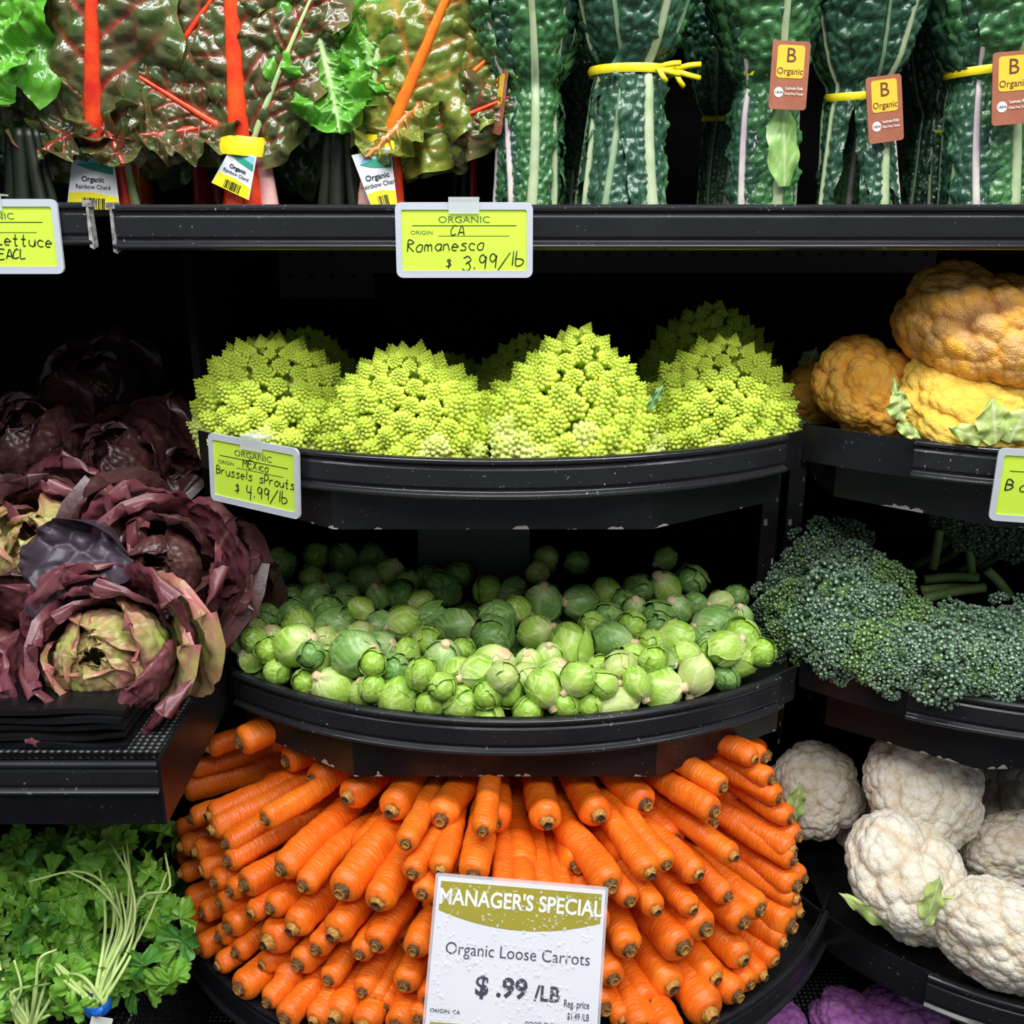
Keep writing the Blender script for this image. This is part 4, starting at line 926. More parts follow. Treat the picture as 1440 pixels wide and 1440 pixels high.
def chard_label(parent, loc, rot, w0, w1, h, full=True):
    P = [(w0/2, h), (-w0/2, h), (-w1/2, 0), (w1/2, 0)]
    o = prism_obj('label', P, -.0004, .0004, M_lab, parent); o.location = loc; o.rotation_euler = rot
    def lp(n, P, m, y=-.0007): V, F = slab(P, y, -.0003); return link(n, mesh_np(n, V, F, [m], smooth=False), o)
    f = lambda z: (w1+(w0-w1)*z/h)/2
    lp('yellow_panel', [(f(.30*h)*.96, .27*h), (0, .33*h), (-f(.30*h)*.96, .31*h), (-f(0)*.97, 0.0), (f(0)*.97, 0.0)], M_labY)
    lp('sky_print', [(f(h)*.9, h*.97), (-f(h)*.3, h*.97), (-f(.8*h)*.8, h*.80), (f(.7*h)*.9, h*.72)], M_sky)
    lp('hill_print', [(f(.85*h)*.92, h*.80), (0, h*.86), (-f(.8*h)*.75, h*.81), (-f(.8*h)*.2, h*.73), (f(.66*h)*.92, h*.66)], M_teal, -.0009)
    s = h*.135
    link('lettering', text_mesh('Organic', s, M_ink, .00012, sx=1.0), o, (0, -.0009, h*.56)); link('lettering', text_mesh('Rainbow Chard', s*.82, M_ink, .0000, sx=.95), o, (0, -.0009, h*.425))
    bar_code(o, -w1*.2, h*.03, w1*.42, h*.2, -.0008)
    return o
def chard_bunch(loc, label, spec, stems, tie=.062, band=True, lab=None, grp='chard bunches on the top shelf'):
    r = thing('chard_bunch', label, 'chard', grp, loc)
    for k, (yaw, tilt, lean, L, W, ox, oy, oz, mat, rib, r0, bend, seed) in enumerate(spec):
        M4 = T4((ox, oy, tie+oz), Euler((0, 0, math.radians(yaw))).to_matrix()@Euler((math.radians(tilt), 0, 0)).to_matrix()@Euler((0, math.radians(lean), 0)).to_matrix())
        o = link('leaf', chard_leaf(L, W, seed, mat, bend=bend), r, mat4=M4)
        if rib: link('midrib', rib_mesh(L, r0, bend, rib), o)
    for k, (xb, yb, xt, yt, rr, mt) in enumerate(stems):
        V, F = tube(spline([(xb, yb, .001), ((xb+xt)/2*1.05, (yb+yt)/2, tie*.5), (xt, yt, tie+.012)], 12), np.linspace(rr*1.25, rr, 12), 12, flat=.75)
        link('stem', mesh_np('stem', V, F, [mt]), r)
    if band:
        a = np.linspace(0, 2*PI, 25); bx, by = band
        for q in range(1):
            P = [(bx*math.cos(t), by*math.sin(t), tie-.002+.0015*math.sin(t*2)) for t in a]
            V = []
            for (x, y, z) in P[:-1]: V += [(x*1.03, y*1.03, z-.009), (x*1.05, y*1.05, z), (x*.95, y*.95, z+.009)]
            link('band', mesh_np('band', V, [(i*3+j, i*3+j+1, ((i+1) % 24)*3+j+1, ((i+1) % 24)*3+j) for i in range(24) for j in range(2)], [M_yel]), r)
    if lab: chard_label(r, *lab)
    return r
Yc = 1.035; SZ = -.0005-.012+.006
def top(px, Y=Yc): p_ = atY(px, 285, Y); return (p_[0], Y, -.0115)
st5 = lambda ms, s=1.0: [(-.018*s, -.006, -.008, -.004, .0055, ms[0]), (-.004*s, -.012, -.001, -.008, .0065, ms[1]), (.012*s, -.008, .006, -.004, .0055, ms[2]), (.018*s, .004, .009, .004, .005, ms[3]), (-.012*s, .008, -.006, .006, .005, ms[0])]
#      yaw tilt lean  L    W    ox    oy    oz   mat  rib r0 bend seed
chard_bunch(top(162), 'rainbow chard bunch with wide red rib and bronze leaves over a white label', [
    (0, 8, 9, .26, .088, .003, -.034, .026, M_chR, M_ribR, .0085, .05, 1),
    (12, -8, -38, .20, .075, -.02, -.006, .010, M_chR, M_ribR, .004, .15, 2),
    (-10, 4, 42, .20, .072, .02, -.008, .012, M_chR, M_ribR, .004, .10, 3),
    (20, 172, 18, .075, .036, .0, -.030, .046, M_chR, None, .003, .3, 4),
    (-20, 150, -42, .095, .040, .020, -.024, .040, M_chR, M_ribO, .003, .2, 5),
    (0, -10, 5, .26, .10, .0, .03, .01, M_chShade, M_ribR, .004, .1, 6),
    (0, 160, 55, .08, .045, -.035, -.01, .035, M_chR, None, .003, .2, 7)],
    st5((M_ribR, M_ribG, M_ribR, M_ribG)), band=(.021, .018), lab=((-.008, -.036, -.0), (math.radians(-8), math.radians(3), math.radians(-4)), .040, .053, .052))
chard_bunch(top(352), 'rainbow chard bunch with orange-red rib, yellow tie and a pink stem', [
    (0, 4, 2, .26, .074, -.001, -.018, .018, M_chR, M_ribO, .0095, .06, 11),
    (-14, 6, 30, .17, .054, .015, -.012, .012, M_chR, M_ribG, .003, .12, 12),
    (16, 2, -58, .12, .050, -.016, -.010, .012, M_chR, M_ribO, .0028, .12, 13),
    (0, 150, -70, .075, .040, -.02, -.012, .022, M_chR, M_ribO, .003, .2, 14),
    (0, -6, 12, .26, .10, .0, .03, .01, M_chShade, M_ribR, .004, .1, 15)],
    [(-.012, -.008, -.004, -.006, .0095, M_ribO), (.004, -.010, .002, -.008, .008, M_ribO), (.021, -.006, .014, -.004, .0075, M_ribP), (-.024, .01, -.01, .006, .006, M_ribR), (.0, .012, .0, .006, .006, M_ribR)],
    band=(.027, .028), lab=((-.012, -.026, .018), (math.radians(-4), math.radians(24), math.radians(-8)), .026, .040, .040))
chard_bunch(top(545), 'rainbow chard bunch with slim orange rib leaning toward the kale', [
    (-4, 4, 27, .25, .078, .006, -.016, .010, M_chO, M_ribY, .0062, .05, 21),
    (-10, 0, 52, .18, .060, .014, -.008, .006, M_chO, M_ribY, .003, .10, 22),
    (14, 4, 4, .20, .045, -.006, -.008, .010, M_chO, M_ribR, .003, .15, 23),
    (-10, 165, -38, .075, .034, .036, -.018, .040, M_chO, None, .003, .2, 24),
    (-20, 4, 70, .13, .05, .015, .0, .0, M_chR, M_ribO, .003, .15, 25)],
    [(-.020, -.010, -.006, -.006, .0095, M_ribP), (-.004, -.016, .0, -.010, .0100, M_ribY), (.008, -.004, .006, -.004, .008, M_ribR), (-.024, .004, -.008, .004, .007, M_ribO), (-.008, .012, .0, .006, .006, M_ribP)],
    band=(.026, .027), lab=((.002, -.036, .002), (math.radians(-6), math.radians(-12), math.radians(12)), .038, .024, .054))
# bright green chard between and beside
chard_bunch(top(45, .99), 'bright green chard leaves cut by the picture edge', [
    (0, 6, -4, .22, .070, -.010, -.01, .06, M_chG, M_ribG, .004, .05, 31), (0, 175, -20, .10, .045, -.005, -.02, .10, M_chG, M_ribG, .003, .15, 32),
    (0, -10, 10, .22, .09, .02, .02, .0, M_chShade, None, .003, .1, 33)],
    st5((M_stShade,)*4), band=None)
chard_bunch(top(482, 1.03), 'bright green chard bunch glowing between the two rainbow bunches', [
    (0, 4, -14, .24, .062, -.012, -.01, .045, M_chG, M_ribG, .004, .05, 41), (0, 172, 12, .085, .045, -.010, -.02, .088, M_chG, M_ribG, .003, .15, 42),
    (0, 2, 14, .24, .055, .03, -.005, .035, M_chG, M_ribG, .004, .10, 43), (10, 178, -10, .06, .030, .035, -.01, .090, M_chG, None, .003, .15, 44),
    (0, -10, 0, .24, .10, .0, .03, .0, M_chShade, None, .003, .1, 45)],
    st5((M_stShade,)*4), band=None)
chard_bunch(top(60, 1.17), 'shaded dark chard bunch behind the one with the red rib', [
    (0, -4, -5, .25, .10, -.01, -.01, .03, M_chShade, M_ribG, .004, .05, 51), (0, 168, 10, .10, .06, .0, -.03, .065, M_chShade, None, .003, .15, 52), (0, 165, -45, .10, .05, .03, -.02, .075, M_chShade, None, .003, .15, 53)],
    st5((M_stShade, M_stShade, M_ribR, M_stShade), .6), band=None)
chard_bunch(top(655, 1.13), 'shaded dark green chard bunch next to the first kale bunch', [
    (0, -4, 15, .25, .08, .0, -.01, .04, M_chShade, M_ribG, .004, .05, 61), (0, 168, 5, .11, .05, -.01, -.03, .095, M_chShade, None, .003, .15, 62), (0, 175, -30, .10, .045, .03, -.02, .105, M_chG, None, .003, .15, 63), (0, 165, 25, .09, .045, -.03, -.02, .08, M_chShade, None, .003, .15, 64)],
    st5((M_stShade, M_stShade, M_ribR, M_stShade), .6), band=None)
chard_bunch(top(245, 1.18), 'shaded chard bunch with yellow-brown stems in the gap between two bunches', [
    (0, -4, 0, .25, .10, -.01, -.01, .03, M_chShade, M_ribG, .004, .05, 71), (0, 165, 15, .09, .05, .0, -.03, .06, M_chShade, None, .003, .15, 72)],
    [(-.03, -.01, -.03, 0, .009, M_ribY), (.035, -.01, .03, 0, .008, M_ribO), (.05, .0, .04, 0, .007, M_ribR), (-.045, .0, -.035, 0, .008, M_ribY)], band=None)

# ------------------------------------------------------------------ kale
M_kale = leaf_mat('kale_leaf', (.018, .065, .040), (.035, .105, .055), (.22, .36, .24), (.10, .25, .10), .3, rough=.30, trans=.04, bump=(300, .3), nscale=22, coat=.25, vs_=.55)
M_kaleL = leaf_mat('kale_leaf_fresh', (.028, .115, .038), (.055, .18, .055), (.32, .50, .26), (.15, .35, .10), .3, rough=.30, trans=.06, bump=(300, .3), nscale=22, coat=.25, vs_=.6)
M_krib = plain('kale_rib', (.34, .43, .23), .4, (.44, .52, .32), 60, coat=.2); M_kribD = plain('kale_rib_dull', (.16, .27, .14), .4, (.26, .38, .22), 60); M_kribP = plain('kale_rib_lilac', (.55, .42, .50), .35, (.62, .58, .52), 60, coat=.2)
M_brown = plain('brown_label', (.30, .095, .055), .28, (.34, .12, .07), 60, (90, .3), coat=.6); M_gold = plain('gold_label', (.82, .50, .04), .35, coat=.4); M_brtx = plain('dark_brown_print', (.12, .04, .01), .5)
def kale_leaf(phi, R0, w0, seed, mat, H=.26, tie=.115, layer=0, spread=.0, flare=.035, nu=41, nv=120):
    u = np.linspace(-1, 1, nu)[None, :]*np.ones((nv, 1)); v = np.linspace(0, 1, nv)[:, None]*np.ones((1, nu)); z = v*H
    up = np.clip((z-tie)/(.12), 0, 1); dn = np.clip((tie-z)/tie, 0, 1)
    Rb = R0*(1+.10*layer)+flare*up**.8+spread*dn**1.3-.004*np.exp(-((z-tie)/.012)**2)
    w = w0*(.62+.38*(1-dn))*(1+.9*up)*(1+.06*np.sin(z*110+seed*2+np.sign(u)))
    tang = u*w; curl = .38*np.abs(u)**2.4*w*(.6+.4*math.sin(seed*3))
    cell = .0105+.002*up; nz = .006*(fbm(tang*60+seed, z*60, seed)-.5); F1, F2 = worley((tang+nz)/cell+seed*3, (z+nz)/(cell*.8), seed); b_ = 1-(1-np.clip((F2-F1)*1.4, 0, 1))**2
    F1b, F2b = worley(tang/(cell*.5)+seed*3, z/(cell*.5), seed+4); b2 = np.clip((F2b-F1b)*1.4, 0, 1)
    blist = (.0028+.0055*up)*b_+.0016*b2
    edgew = .004*np.abs(u)**3*np.sin(z*190+seed*5+np.sign(u)*1.2)
    rad = Rb+blist*np.clip(np.abs(u)*5, .2, 1)-curl+edgew-.12*(1-np.cos(tang/np.maximum(Rb, .01)))*0
    bowx = .006*np.sin(z*14+seed); ang = phi+tang/np.maximum(Rb, .02)
    X = rad*np.sin(ang)+bowx*math.cos(phi); Y = -rad*np.cos(ang)+bowx*math.sin(phi)
    vein = np.clip(np.maximum(np.exp(-((F2-F1)/.06)**2)*.55, np.exp(-(tang/.0028)**2)), 0, 1)*(.55+.45*dn)
    Vv = np.stack([X, Y, z], -1); mid = Vv[:, nu//2, :].copy(); out = np.stack([np.sin(ang[:, nu//2]), -np.cos(ang[:, nu//2]), 0*z[:, 0]], -1)
    me = mesh_np('leaf', Vv, grid_faces(nu, nv), [mat], np.stack([vein, np.abs(u)**5, v], -1).reshape(-1, 3))
    return me, mid+out*.0012
def kale_set(seed, R0=.030, spread=.004, w0=.026, H=.26, n=8, fl=.035):
    out = []; rnd = random.Random(seed)
    for k in range(n):
        phi = (k*2.39996*1.0+rnd.uniform(-.2, .2)) % (2*PI); ly = -1.6+2.0*k/n
        me, mid = kale_leaf(phi, R0, w0*rnd.uniform(.85, 1.15), seed*10+k, M_kaleL if rnd.random() < .35 else M_kale, H=H, layer=ly, spread=spread*rnd.uniform(.3, 1.6), flare=fl*rnd.uniform(.8, 1.3))
        V, F = tube(mid[::3], np.linspace(.0038, .0012, len(mid[::3])), 8, flat=.6); out.append((me, mesh_np('midrib', V, F, [M_kribP if rnd.random() < .2 else M_krib if rnd.random() < .35 else M_kribD])))
    # one leaf faces the shopper
    me, mid = kale_leaf(rnd.uniform(-.35, .35), R0, w0*1.15, seed*10+9, M_kaleL if seed % 2 else M_kale, H=H, layer=.9, spread=spread, flare=fl)
    V, F = tube(mid[::3], np.linspace(.0056, .0022, len(mid[::3])), 8, flat=.6); out.append((me, mesh_np('midrib', V, F, [M_krib])))
    return out
def kale_label(parent, loc, rot, s=1.0):
    w, h = .036*s, .058*s
    o = prism_obj('label', rrect(w, h, .003), -.0004, .0004, M_brown, parent); o.location = loc; o.rotation_euler = rot; o['label'] = 'brown and gold paper label'
    def lp(P, m, y=-.0008, dx=0, dz=0, n='gold_panel'): V, F = slab([(x+dx, z+dz) for x, z in P], y, -.0003); return link(n, mesh_np(n, V, F, [m], smooth=False), o)
    lp(rrect(w*.72, h*.48, .003), M_gold, dz=h*.20)
    link('lettering', text_mesh('B', h*.30, M_brtx, 0, sx=1.05), o, (0, -.0011, h*.285)); link('lettering', text_mesh('Organic', h*.135, M_brtx, 0, sx=1.0), o, (0, -.0011, h*.06))
    a = np.linspace(0, 2*PI, 17)[:-1]; lp([(h*.075*math.cos(t), h*.075*math.sin(t)) for t in a], M_white, dx=-w*.26, dz=-h*.25, n='round_seal')
    link('lettering', text_mesh('USDA', h*.05, M_slate, 0), o, (-w*.26, -.0011, -h*.25))
    link('lettering', text_mesh('Lacinato Kale', h*.062, M_white, 0, sx=.85), o, (w*.14, -.0011, -h*.19)); link('lettering', text_mesh('Chou Frise Toscan', h*.05, M_white, 0, sx=.8), o, (w*.14, -.0011, -h*.27))
    return o
def kale_bunch(px, Y, label, sets, rz=0, tie=.115, R=.031, labs=(), s=1.0, knots=(), bt=0, lean=0):
    p_ = atY(px, 285, Y); r = thing('kale_bunch', label, 'kale', 'lacinato kale bunches on the top shelf', (p_[0], Y, -.0115), (0, math.radians(lean), 0)); r.scale = (s, s, s)
    for me, rb in sets:
        o = link('leaf', me, r, rot=(0, 0, math.radians(rz))); link('midrib', rb, o)
    a = np.linspace(0, 2*PI, 33)[:-1]; V = []
    for t in a:
        z = tie+bt*math.cos(t)
        for (q, dz) in ((0, -.0035), (.0014, 0), (0, .0035)): V.append(((R+q)*math.sin(t), -(R+q)*math.cos(t), z+dz))
    link('band', mesh_np('band', V, [(i*3+j, i*3+j+1, ((i+1) % 32)*3+j+1, ((i+1) % 32)*3+j) for i in range(32) for j in range(2)], [M_yel]), r)
    for (ang, ln) in knots:
        b_ = math.radians(ang); c_ = np.array((math.sin(b_)*(R+.002), -math.cos(b_)*(R+.002), tie)); mb = MB()
        for q in ((1, .3), (1, -.5), (.4, -1)):
            V, F = tube(spline([c_, c_+np.array((q[0]*ln*.5, -.004, q[1]*ln*.4)), c_+np.array((q[0]*ln, -.001, q[1]*ln*.6))], 7), .0022, 6, flat=.5); mb.add(V, F)
        link('tie_knot', mb.mesh('tie_knot', [M_yel]), r)
    for (ang, dz, tiltd, rr) in labs:
        b_ = math.radians(ang); q = R+.006+rr
        kale_label(r, (math.sin(b_)*q, -math.cos(b_)*q, tie-.018+dz), (math.radians(-4), math.radians(tiltd), b_))
    return r
K1, K2, K3 = kale_set(1), kale_set(2, spread=.012, w0=.024), kale_set(3, R0=.028, w0=.030, spread=.002)
K4 = kale_set(4, R0=.030, w0=.022, spread=.008)
kale_bunch(745, 1.03, 'first kale bunch beside the chard, its label turned edge on', K1, 0, .122, .030, [(-62, -.002, 10, .0)], .98, lean=-1)
kale_bunch(882, 1.02, 'widest kale bunch with a central pale rib and yellow knots, no label in front', K2, 10, .112, .036, [], 1.12, [(28, .018), (60, .022)])
kale_bunch(1068, 1.03, 'kale bunch with lilac rib and label shining under plastic', K3, -15, .128, .031, [(8, .008, 2, .016)], 1.0, bt=-.004, lean=-.5)
kale_bunch(1203, 1.03, 'kale bunch with crinkled label hanging at a slant', K4, 30, .106, .032, [(12, .002, -4, .007)], 1.0, bt=-.002, lean=-3.5)
kale_bunch(1377, 1.03, 'kale bunch with flat bright leaf and cleanly readable label', K3, 4, .118, .034, [(4, .000, 0, .006)], 1.08, lean=-5)
kale_bunch(1012, 1.22, 'shaded kale bunch in the gap beside the lilac ribbed bunch', K1, 90, .115, .030, [], .85)
kale_bunch(1305, 1.15, 'shaded kale bunch half hidden, its brown label showing', K2, 60, .092, .031, [(25, .0, 0, .0)], .85)
kale_bunch(1448, 1.14, 'shaded kale bunch at the picture edge with its dim label', K4, 60, .088, .031, [(-10, .0, 0, .0)], .85)
kale_bunch(812, 1.20, 'shaded kale bunch between the first and widest bunches', K3, 60, .12, .031, [], .95, [(10, .02)])
o = link('kale_leaf', simple_leaf(.085, .017, leaf_mat('kale_leaf_pale', (.22, .42, .10), (.30, .50, .14), (.5, .65, .3), rough=.35), 5, .003, .01), mat4=T4(atY(1103, 262, .985), Euler((math.radians(-3), math.radians(-3), .3)).to_matrix()))
tag(o, 'pale green kale leaf hanging loose under the shining label', 'leaf')

# ------------------------------------------------------------------ red lettuce
def let_mat(name, a, b_, vein, edge, base, rough=.34, coat=.08): return leaf_mat(name, a, b_, vein, edge, .9, base, rough=rough, trans=.10, bump=(150, .35), nscale=14, coat=coat, vs_=.6)
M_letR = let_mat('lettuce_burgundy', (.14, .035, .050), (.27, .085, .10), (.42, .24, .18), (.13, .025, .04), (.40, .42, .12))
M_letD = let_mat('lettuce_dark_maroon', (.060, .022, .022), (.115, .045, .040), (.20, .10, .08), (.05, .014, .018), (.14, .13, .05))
M_letG = let_mat('lettuce_green_rose', (.40, .50, .10), (.50, .22, .18), (.62, .62, .30), (.42, .09, .12), (.40, .62, .08))
M_letV = let_mat('lettuce_violet_back', (.05, .036, .055), (.085, .065, .095), (.012, .008, .012), (.05, .03, .04), (.10, .08, .1), rough=.42, coat=0)
def let_leaf(L, W, seed, mat, cup=.5, roll=.3, nu=37, nv=50):
    u = np.linspace(-1, 1, nu)[None, :]*np.ones((nv, 1)); v = np.linspace(0, 1, nv)[:, None]*np.ones((1, nu))
    w = W*(.22+.78*np.sin(np.clip(v*1.0+.02, 0, 1)*PI*.60)**1.1)*np.sqrt(np.clip(1.0-np.clip((v-.5)/.5, 0, 1)**2.0, 0.0, 1))*(1+.05*np.sin(v*13+seed+np.sign(u)))
    a = roll*v*1.6; cx = L*(v-.12*roll*v**3); X = u*w
    bend = np.cumsum(np.cos(a)*L/nv, axis=0); out = np.cumsum(np.sin(a)*L/nv, axis=0)
    F1, F2 = worley(X/.017+seed+fbm(X*40, bend*40, 3)*.5, bend/.017, seed); b_ = 1-(1-np.clip((F2-F1)*1.3, 0, 1))**2
    s = (v-.35*np.abs(u))*5.5; dv = np.abs(s-np.round(s)); vein = np.maximum(np.exp(-(u/(.07*(1.1-v)+.01))**2), .6*np.exp(-(dv/.07)**2)*(1-np.abs(u)**2))
    e = np.maximum(np.abs(u)**3, v**7)
    Y = out-cup*W*(u*u)*(.5+.5*v)-.0055*b_+.0022*np.sin(v*70+u*5+seed)*np.abs(u)**4+.013*e**.7*np.sin(v*13+seed*2.1+np.sign(u)*1.7+u*4)+.006*e*np.sin(v*31+seed+u*9)+.016*(fbm(X*24, bend*24, seed)-.5)
    return mesh_np('leaf', np.stack([X, Y, bend-.10*L*u*u*v], -1), grid_faces(nu, nv), [mat], np.stack([np.maximum(vein, .5*np.exp(-((F2-F1)/.06)**2))*.9, e, v*(1-.25*e)+.2*e], -1).reshape(-1, 3))
def let_shell(R0, width, t1, flare, seed, mat, nu=37, nv=42):
    u = np.linspace(-1, 1, nu)[None, :]*np.ones((nv, 1)); v = np.linspace(0, 1, nv)[:, None]*np.ones((1, nu))
    th = .30+(t1-.30)*v*(1-.10*u*u)
    wid = (.30+.70*np.sin(np.clip(v*1.25, 0, 1)*PI/2))*np.sqrt(np.clip(1-np.clip((v-.55)/.45, 0, 1)**2.2, 0, 1))
    lon = u*width*wid/np.clip(np.sin(th), .55, 1)
    e = np.clip(np.maximum(np.abs(u)**3, v**7), 0, 1)
    px_, pz_ = u*wid*R0*width, th*R0
    F1, F2 = worley(px_/.019+seed+fbm(px_*40, pz_*40, 3)*.6, pz_/.019, seed); b_ = 1-(1-np.clip((F2-F1)*1.2, 0, 1))**2
    rr = R0*(1+flare*v**3+.07*e*np.sin(u*5.5+v*7+seed*1.9)*(.5+v)+.030*e*np.sin(u*15+v*17+seed)*v+.10*e*v*(1 if seed % 3 else -.6))
    rr += .0045*b_+.010*(fbm(px_*26, pz_*26, seed)-.5)
    X = rr*np.sin(th)*np.sin(lon); Y = -rr*np.sin(th)*np.cos(lon); Z = -rr*np.cos(th)*(1.0-.1*flare)
    s_ = (v-.32*np.abs(u))*5.5; dv = np.abs(s_-np.round(s_))
    vein = np.maximum(np.exp(-(u/(.07*(1.1-v)+.012))**2), .7*np.exp(-(dv/.06)**2)*(1-np.abs(u)**2)); vein = np.maximum(vein, .45*np.exp(-((F2-F1)/.06)**2))
    return mesh_np('leaf', np.stack([X, Y, Z], -1), grid_faces(nu, nv), [mat], np.stack([vein*.9, e, v*(1-.25*e)+.25*e], -1).reshape(-1, 3))
LL = {'V': [let_leaf(.095+.008*q, .040+.004*q, q*3+86, M_letV, cup=.45, roll=.4) for q in range(4)]}
LS = {}
for k, m in (('R', M_letR), ('D', M_letD), ('G', M_letG)):
    LS[k] = [[let_shell(.085, w_, t_, f_, q*3+ord(k)+st_, m) for q in range(3)] for st_, (w_, t_, f_) in enumerate(((1.05, 2.95, -.16), (1.00, 2.35, .05), (.85, 2.0, .30)))]
def lettuce(px, py, Y, label, axis, pal, n, size, seed, openn=78, inner='G', extra=()):
    rnd = random.Random(seed); p_ = atY(px, py, Y); r = empty('lettuce_head'); r.matrix_basis = T4(p_-np.array(Vector(axis).normalized())*size*.015, frame(axis)); tag(r, label, 'lettuce', 'red lettuce heads on the lettuce shelf')
    n = int(n*.72)
    for i in range(n):
        t = (i+.5)/n; a = i*2.39996+rnd.uniform(-.35, .35); sz = size*(.20+.82*t**.72)*(1+rnd.uniform(-.06, .06))
        stg = 0 if t < .35 else 1 if t < .68 else 2
        k = inner if t < .42 else pal[rnd.randrange(len(pal))]
        R3 = Matrix.Rotation(a, 3, 'Z')@Matrix.Rotation(rnd.uniform(-.14, .14), 3, 'X')@Matrix.Rotation(rnd.uniform(-.16, .16), 3, 'Y')
        link('leaf', LS[k][stg][rnd.randrange(3)], r, mat4=T4((0, 0, .012*(1-t)), R3, sz))
    for (ox, oz, oy, k, v, rx, ry, rz, s) in extra:
        inv = r.matrix_basis.inverted()
        link('leaf', LL[k][v], r, mat4=inv@T4(p_+np.array((ox, oy, oz)), Euler([math.radians(q) for q in (rx, ry, rz)]).to_matrix(), s))
    # stub of the stem
    V, F = tube([(0, 0, -.085*size), (0, 0, -.05*size)], [.011, .013], 10); link('stem', mesh_np('stem', V, F, [M_ribG]), r)
    return r
lettuce(142, 925, .865, 'front red lettuce head opened to a rosy green heart over the black mats', (.05, -.85, .55), 'RRRG', 40, .95, 1, inner='G')
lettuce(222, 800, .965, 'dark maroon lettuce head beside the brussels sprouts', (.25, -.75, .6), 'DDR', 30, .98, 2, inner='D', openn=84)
lettuce(55, 770, .98, 'burgundy lettuce head with a big violet outer leaf', (-.1, -.7, .7), 'RDDR', 28, 1.1, 3, inner='G', extra=[(.040, -.045, -.095, 'V', 2, -25, 28, 0, 1.15)])
lettuce(-22, 965, .90, 'burgundy lettuce head cut by the picture edge at the front', (-.2, -.8, .5), 'RRR', 26, .95, 4, inner='R')
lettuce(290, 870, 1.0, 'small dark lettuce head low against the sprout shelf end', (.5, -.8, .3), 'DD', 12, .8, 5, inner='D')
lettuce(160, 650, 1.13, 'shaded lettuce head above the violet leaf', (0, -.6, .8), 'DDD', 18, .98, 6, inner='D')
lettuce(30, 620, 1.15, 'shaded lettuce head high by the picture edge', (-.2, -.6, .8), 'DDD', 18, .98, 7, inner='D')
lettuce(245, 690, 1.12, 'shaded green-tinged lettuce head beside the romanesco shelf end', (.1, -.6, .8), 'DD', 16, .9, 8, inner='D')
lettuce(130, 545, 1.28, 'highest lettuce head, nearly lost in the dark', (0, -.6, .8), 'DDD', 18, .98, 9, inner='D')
lettuce(-60, 850, .97, 'burgundy lettuce head mostly outside the picture edge', (-.2, -.7, .6), 'RD', 16, 1.1, 10, inner='R')

# ------------------------------------------------------------------ cilantro
M_cil = leaf_mat('cilantro_leaf', (.16, .42, .035), (.28, .56, .07), (.42, .66, .2), rough=.36, trans=.22, bump=(350, .2), nscale=50, vs_=.5)
M_cilD = leaf_mat('cilantro_leaf_deep', (.07, .26, .035), (.12, .34, .05), (.2, .42, .12), rough=.36, trans=.15, bump=(350, .2), nscale=50, vs_=.5)
M_cst = plain('cilantro_stem', (.45, .62, .17), .3, (.58, .72, .28), 60)
def cil_leaf(seed, mat):
    rnd = random.Random(seed); n = 61; th = np.linspace(-2.35, 2.35, n); R = .021
    r_ = R*(.62+.38*np.abs(np.cos(1.5*th))**.8*(1.12-.12*np.abs(th)))
    saw = np.abs(np.sin((th*2.6+seed)*PI))**.7; r_ *= .84+.20*saw
    deep = np.exp(-((np.abs(th)-.95)/.10)**2)*.45; r_ *= 1-deep
    rings = [0.03, .3, .55, .8, 1.0]; V = []; A = []
    for q in rings:
        rr = r_*q; x = rr*np.sin(th); z = rr*np.cos(th)+R*.25; y = .0035*np.sin(th*3+seed)*q*q+.0010*np.sin(th*8+seed)*q+.007*q*q*math.sin(seed)+.0012*np.sin(q*9+th*4)
        V.append(np.stack([x, y, z], -1)); A.append(np.stack([np.exp(-((np.abs(((th/1.05) % 1)-.5)-.5)/.07)**2)*(1-q*.5), 0*th+q**4, 0*th+q], -1))
    return mesh_np('leaf', np.concatenate(V), grid_faces(n, 5), [mat], np.concatenate(A))
CLF = [cil_leaf(s, M_cil) for s in range(5)]+[cil_leaf(s+9, M_cilD) for s in range(3)]
def cilantro(label, tie, spec, seed, nst, region, nleaf, Ys, band=False):
    rnd = random.Random(seed); tp = atY(*tie); r = thing('cilantro_bunch', label, 'cilantro', 'cilantro bunches in the low bin', tuple(tp)); inv = -tp
    x0, x1, y0, y1 = region; Ymin, Ymax = Ys; ends = []
    for i in range(nleaf):
        px, py = rnd.uniform(x0, x1), rnd.uniform(y0, y1); v = (py-y0)/(y1-y0)
        Y = Ymax-(Ymax-Ymin)*v+rnd.uniform(-.015, .045); p_ = atY(px, py, Y)+inv
        s = rnd.uniform(.75, 1.25); v_ = rnd.randrange(5) if rnd.random() < .8 else 5+rnd.randrange(3)
        e = Euler((math.radians(rnd.uniform(-75, 10)), math.radians(rnd.uniform(-110, 110)), math.radians(rnd.uniform(-50, 50))))
        link('leaf', CLF[v_], r, mat4=T4(p_, e.to_matrix(), s)); ends.append(p_)
    for i in range(nst):
        if spec and i < len(spec): pts = [np.array((0, 0, 0))]+[atY(*q)+inv for q in spec[i]]
        else:
            e_ = ends[rnd.randrange(len(ends))]; m1 = e_*.5+np.array((rnd.uniform(-.02, .02), -.01, rnd.uniform(.0, .03))); pts = [np.array((rnd.uniform(-.008, .008), rnd.uniform(-.004, .006), 0)), m1, e_]
        V, F = tube(spline(pts, 18), np.linspace(.0021, .0011, 18), 7); link('stem', mesh_np('stem', V, F, [M_cst]), r)
    return r, tp
M_blue = plain('blue_band', (.01, .10, .52), .35, (.02, .18, .70), 80)
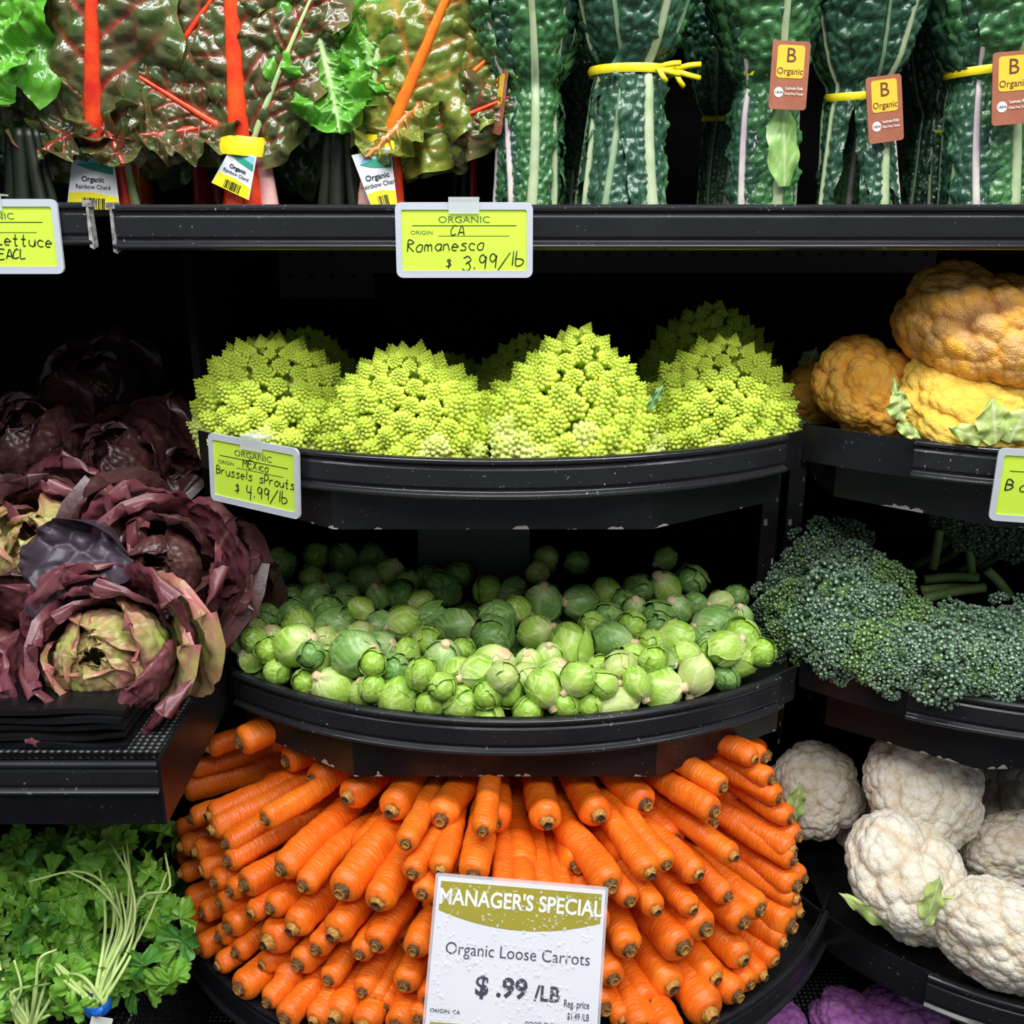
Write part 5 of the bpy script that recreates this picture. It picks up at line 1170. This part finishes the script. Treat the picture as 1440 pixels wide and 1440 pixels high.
main = [[(150, 1370, .80), (185, 1300, .83), (178, 1180, .90)], [(152, 1365, .80), (190, 1290, .83), (172, 1190, .88)], [(146, 1370, .80), (170, 1300, .83), (160, 1240, .88)], [(160, 1370, .80), (200, 1310, .83), (238, 1220, .87)],
        [(150, 1370, .795), (178, 1310, .82), (184, 1240, .86), (155, 1185, .89)], [(140, 1370, .80), (160, 1300, .84), (152, 1250, .87), (110, 1225, .87), (40, 1240, .85)], [(145, 1370, .80), (172, 1300, .83), (140, 1250, .86), (95, 1225, .86)],
        [(155, 1370, .80), (180, 1310, .83), (200, 1260, .85), (238, 1250, .85), (232, 1200, .88)], [(142, 1375, .80), (165, 1310, .83), (160, 1270, .86)], [(158, 1375, .79), (186, 1320, .82), (188, 1260, .85)], [(148, 1372, .79), (176, 1310, .82), (170, 1255, .85)]]
r, tp = cilantro('cilantro bunch bound with a blue band and white tag', (137, 1412, .775), main, 3, 22, (20, 252, 1185, 1400), 120, (.80, .92))
a = np.linspace(0, 2*PI, 17)[:-1]
n_ = 72; V = []
for i in range(n_):
    t = i/n_*2*PI*2.2; q = 1+.03*i/n_; z0 = -.006+.010*i/n_
    for dz, w_ in ((-.004, .97), (-.001, 1.04), (.002, 1.0), (.004, .95)): V.append((.0125*q*w_*math.cos(t), .0105*q*w_*math.sin(t), z0+dz+.0015*math.sin(t)))
link('blue_band', mesh_np('blue_band', V, grid_faces(4, n_), [M_blue]), r)
V, F = tube(spline([(0, -.012, 0), (.006, -.016, .003), (.012, -.014, .009)], 8), [.003, .003, .0028, .0026, .003, .0035, .003, .001], 8, flat=.5); link('band_tail', mesh_np('band_tail', V, F, [M_blue]), r)
o = prism_obj('paper_tag', rrect(.020, .026, .001), -.0004, .0004, M_white, r); o.location = (.006, -.0155, -.016); o.rotation_euler = (-.2, .3, .1)
r, tp = cilantro('cilantro bunch filling the bin corner, stems curling forward', (40, 1450, .78), [[(50, 1400, .78), (55, 1350, .79), (80, 1335, .80)], [(20, 1420, .78), (30, 1390, .78), (20, 1350, .79)]], 7, 16, (-60, 130, 1235, 1440), 150, (.77, .90))
r, tp = cilantro('shaded cilantro bunch tucked behind under the lettuce shelf', (110, 1330, .98), [], 9, 10, (0, 250, 1165, 1330), 70, (.95, 1.0))
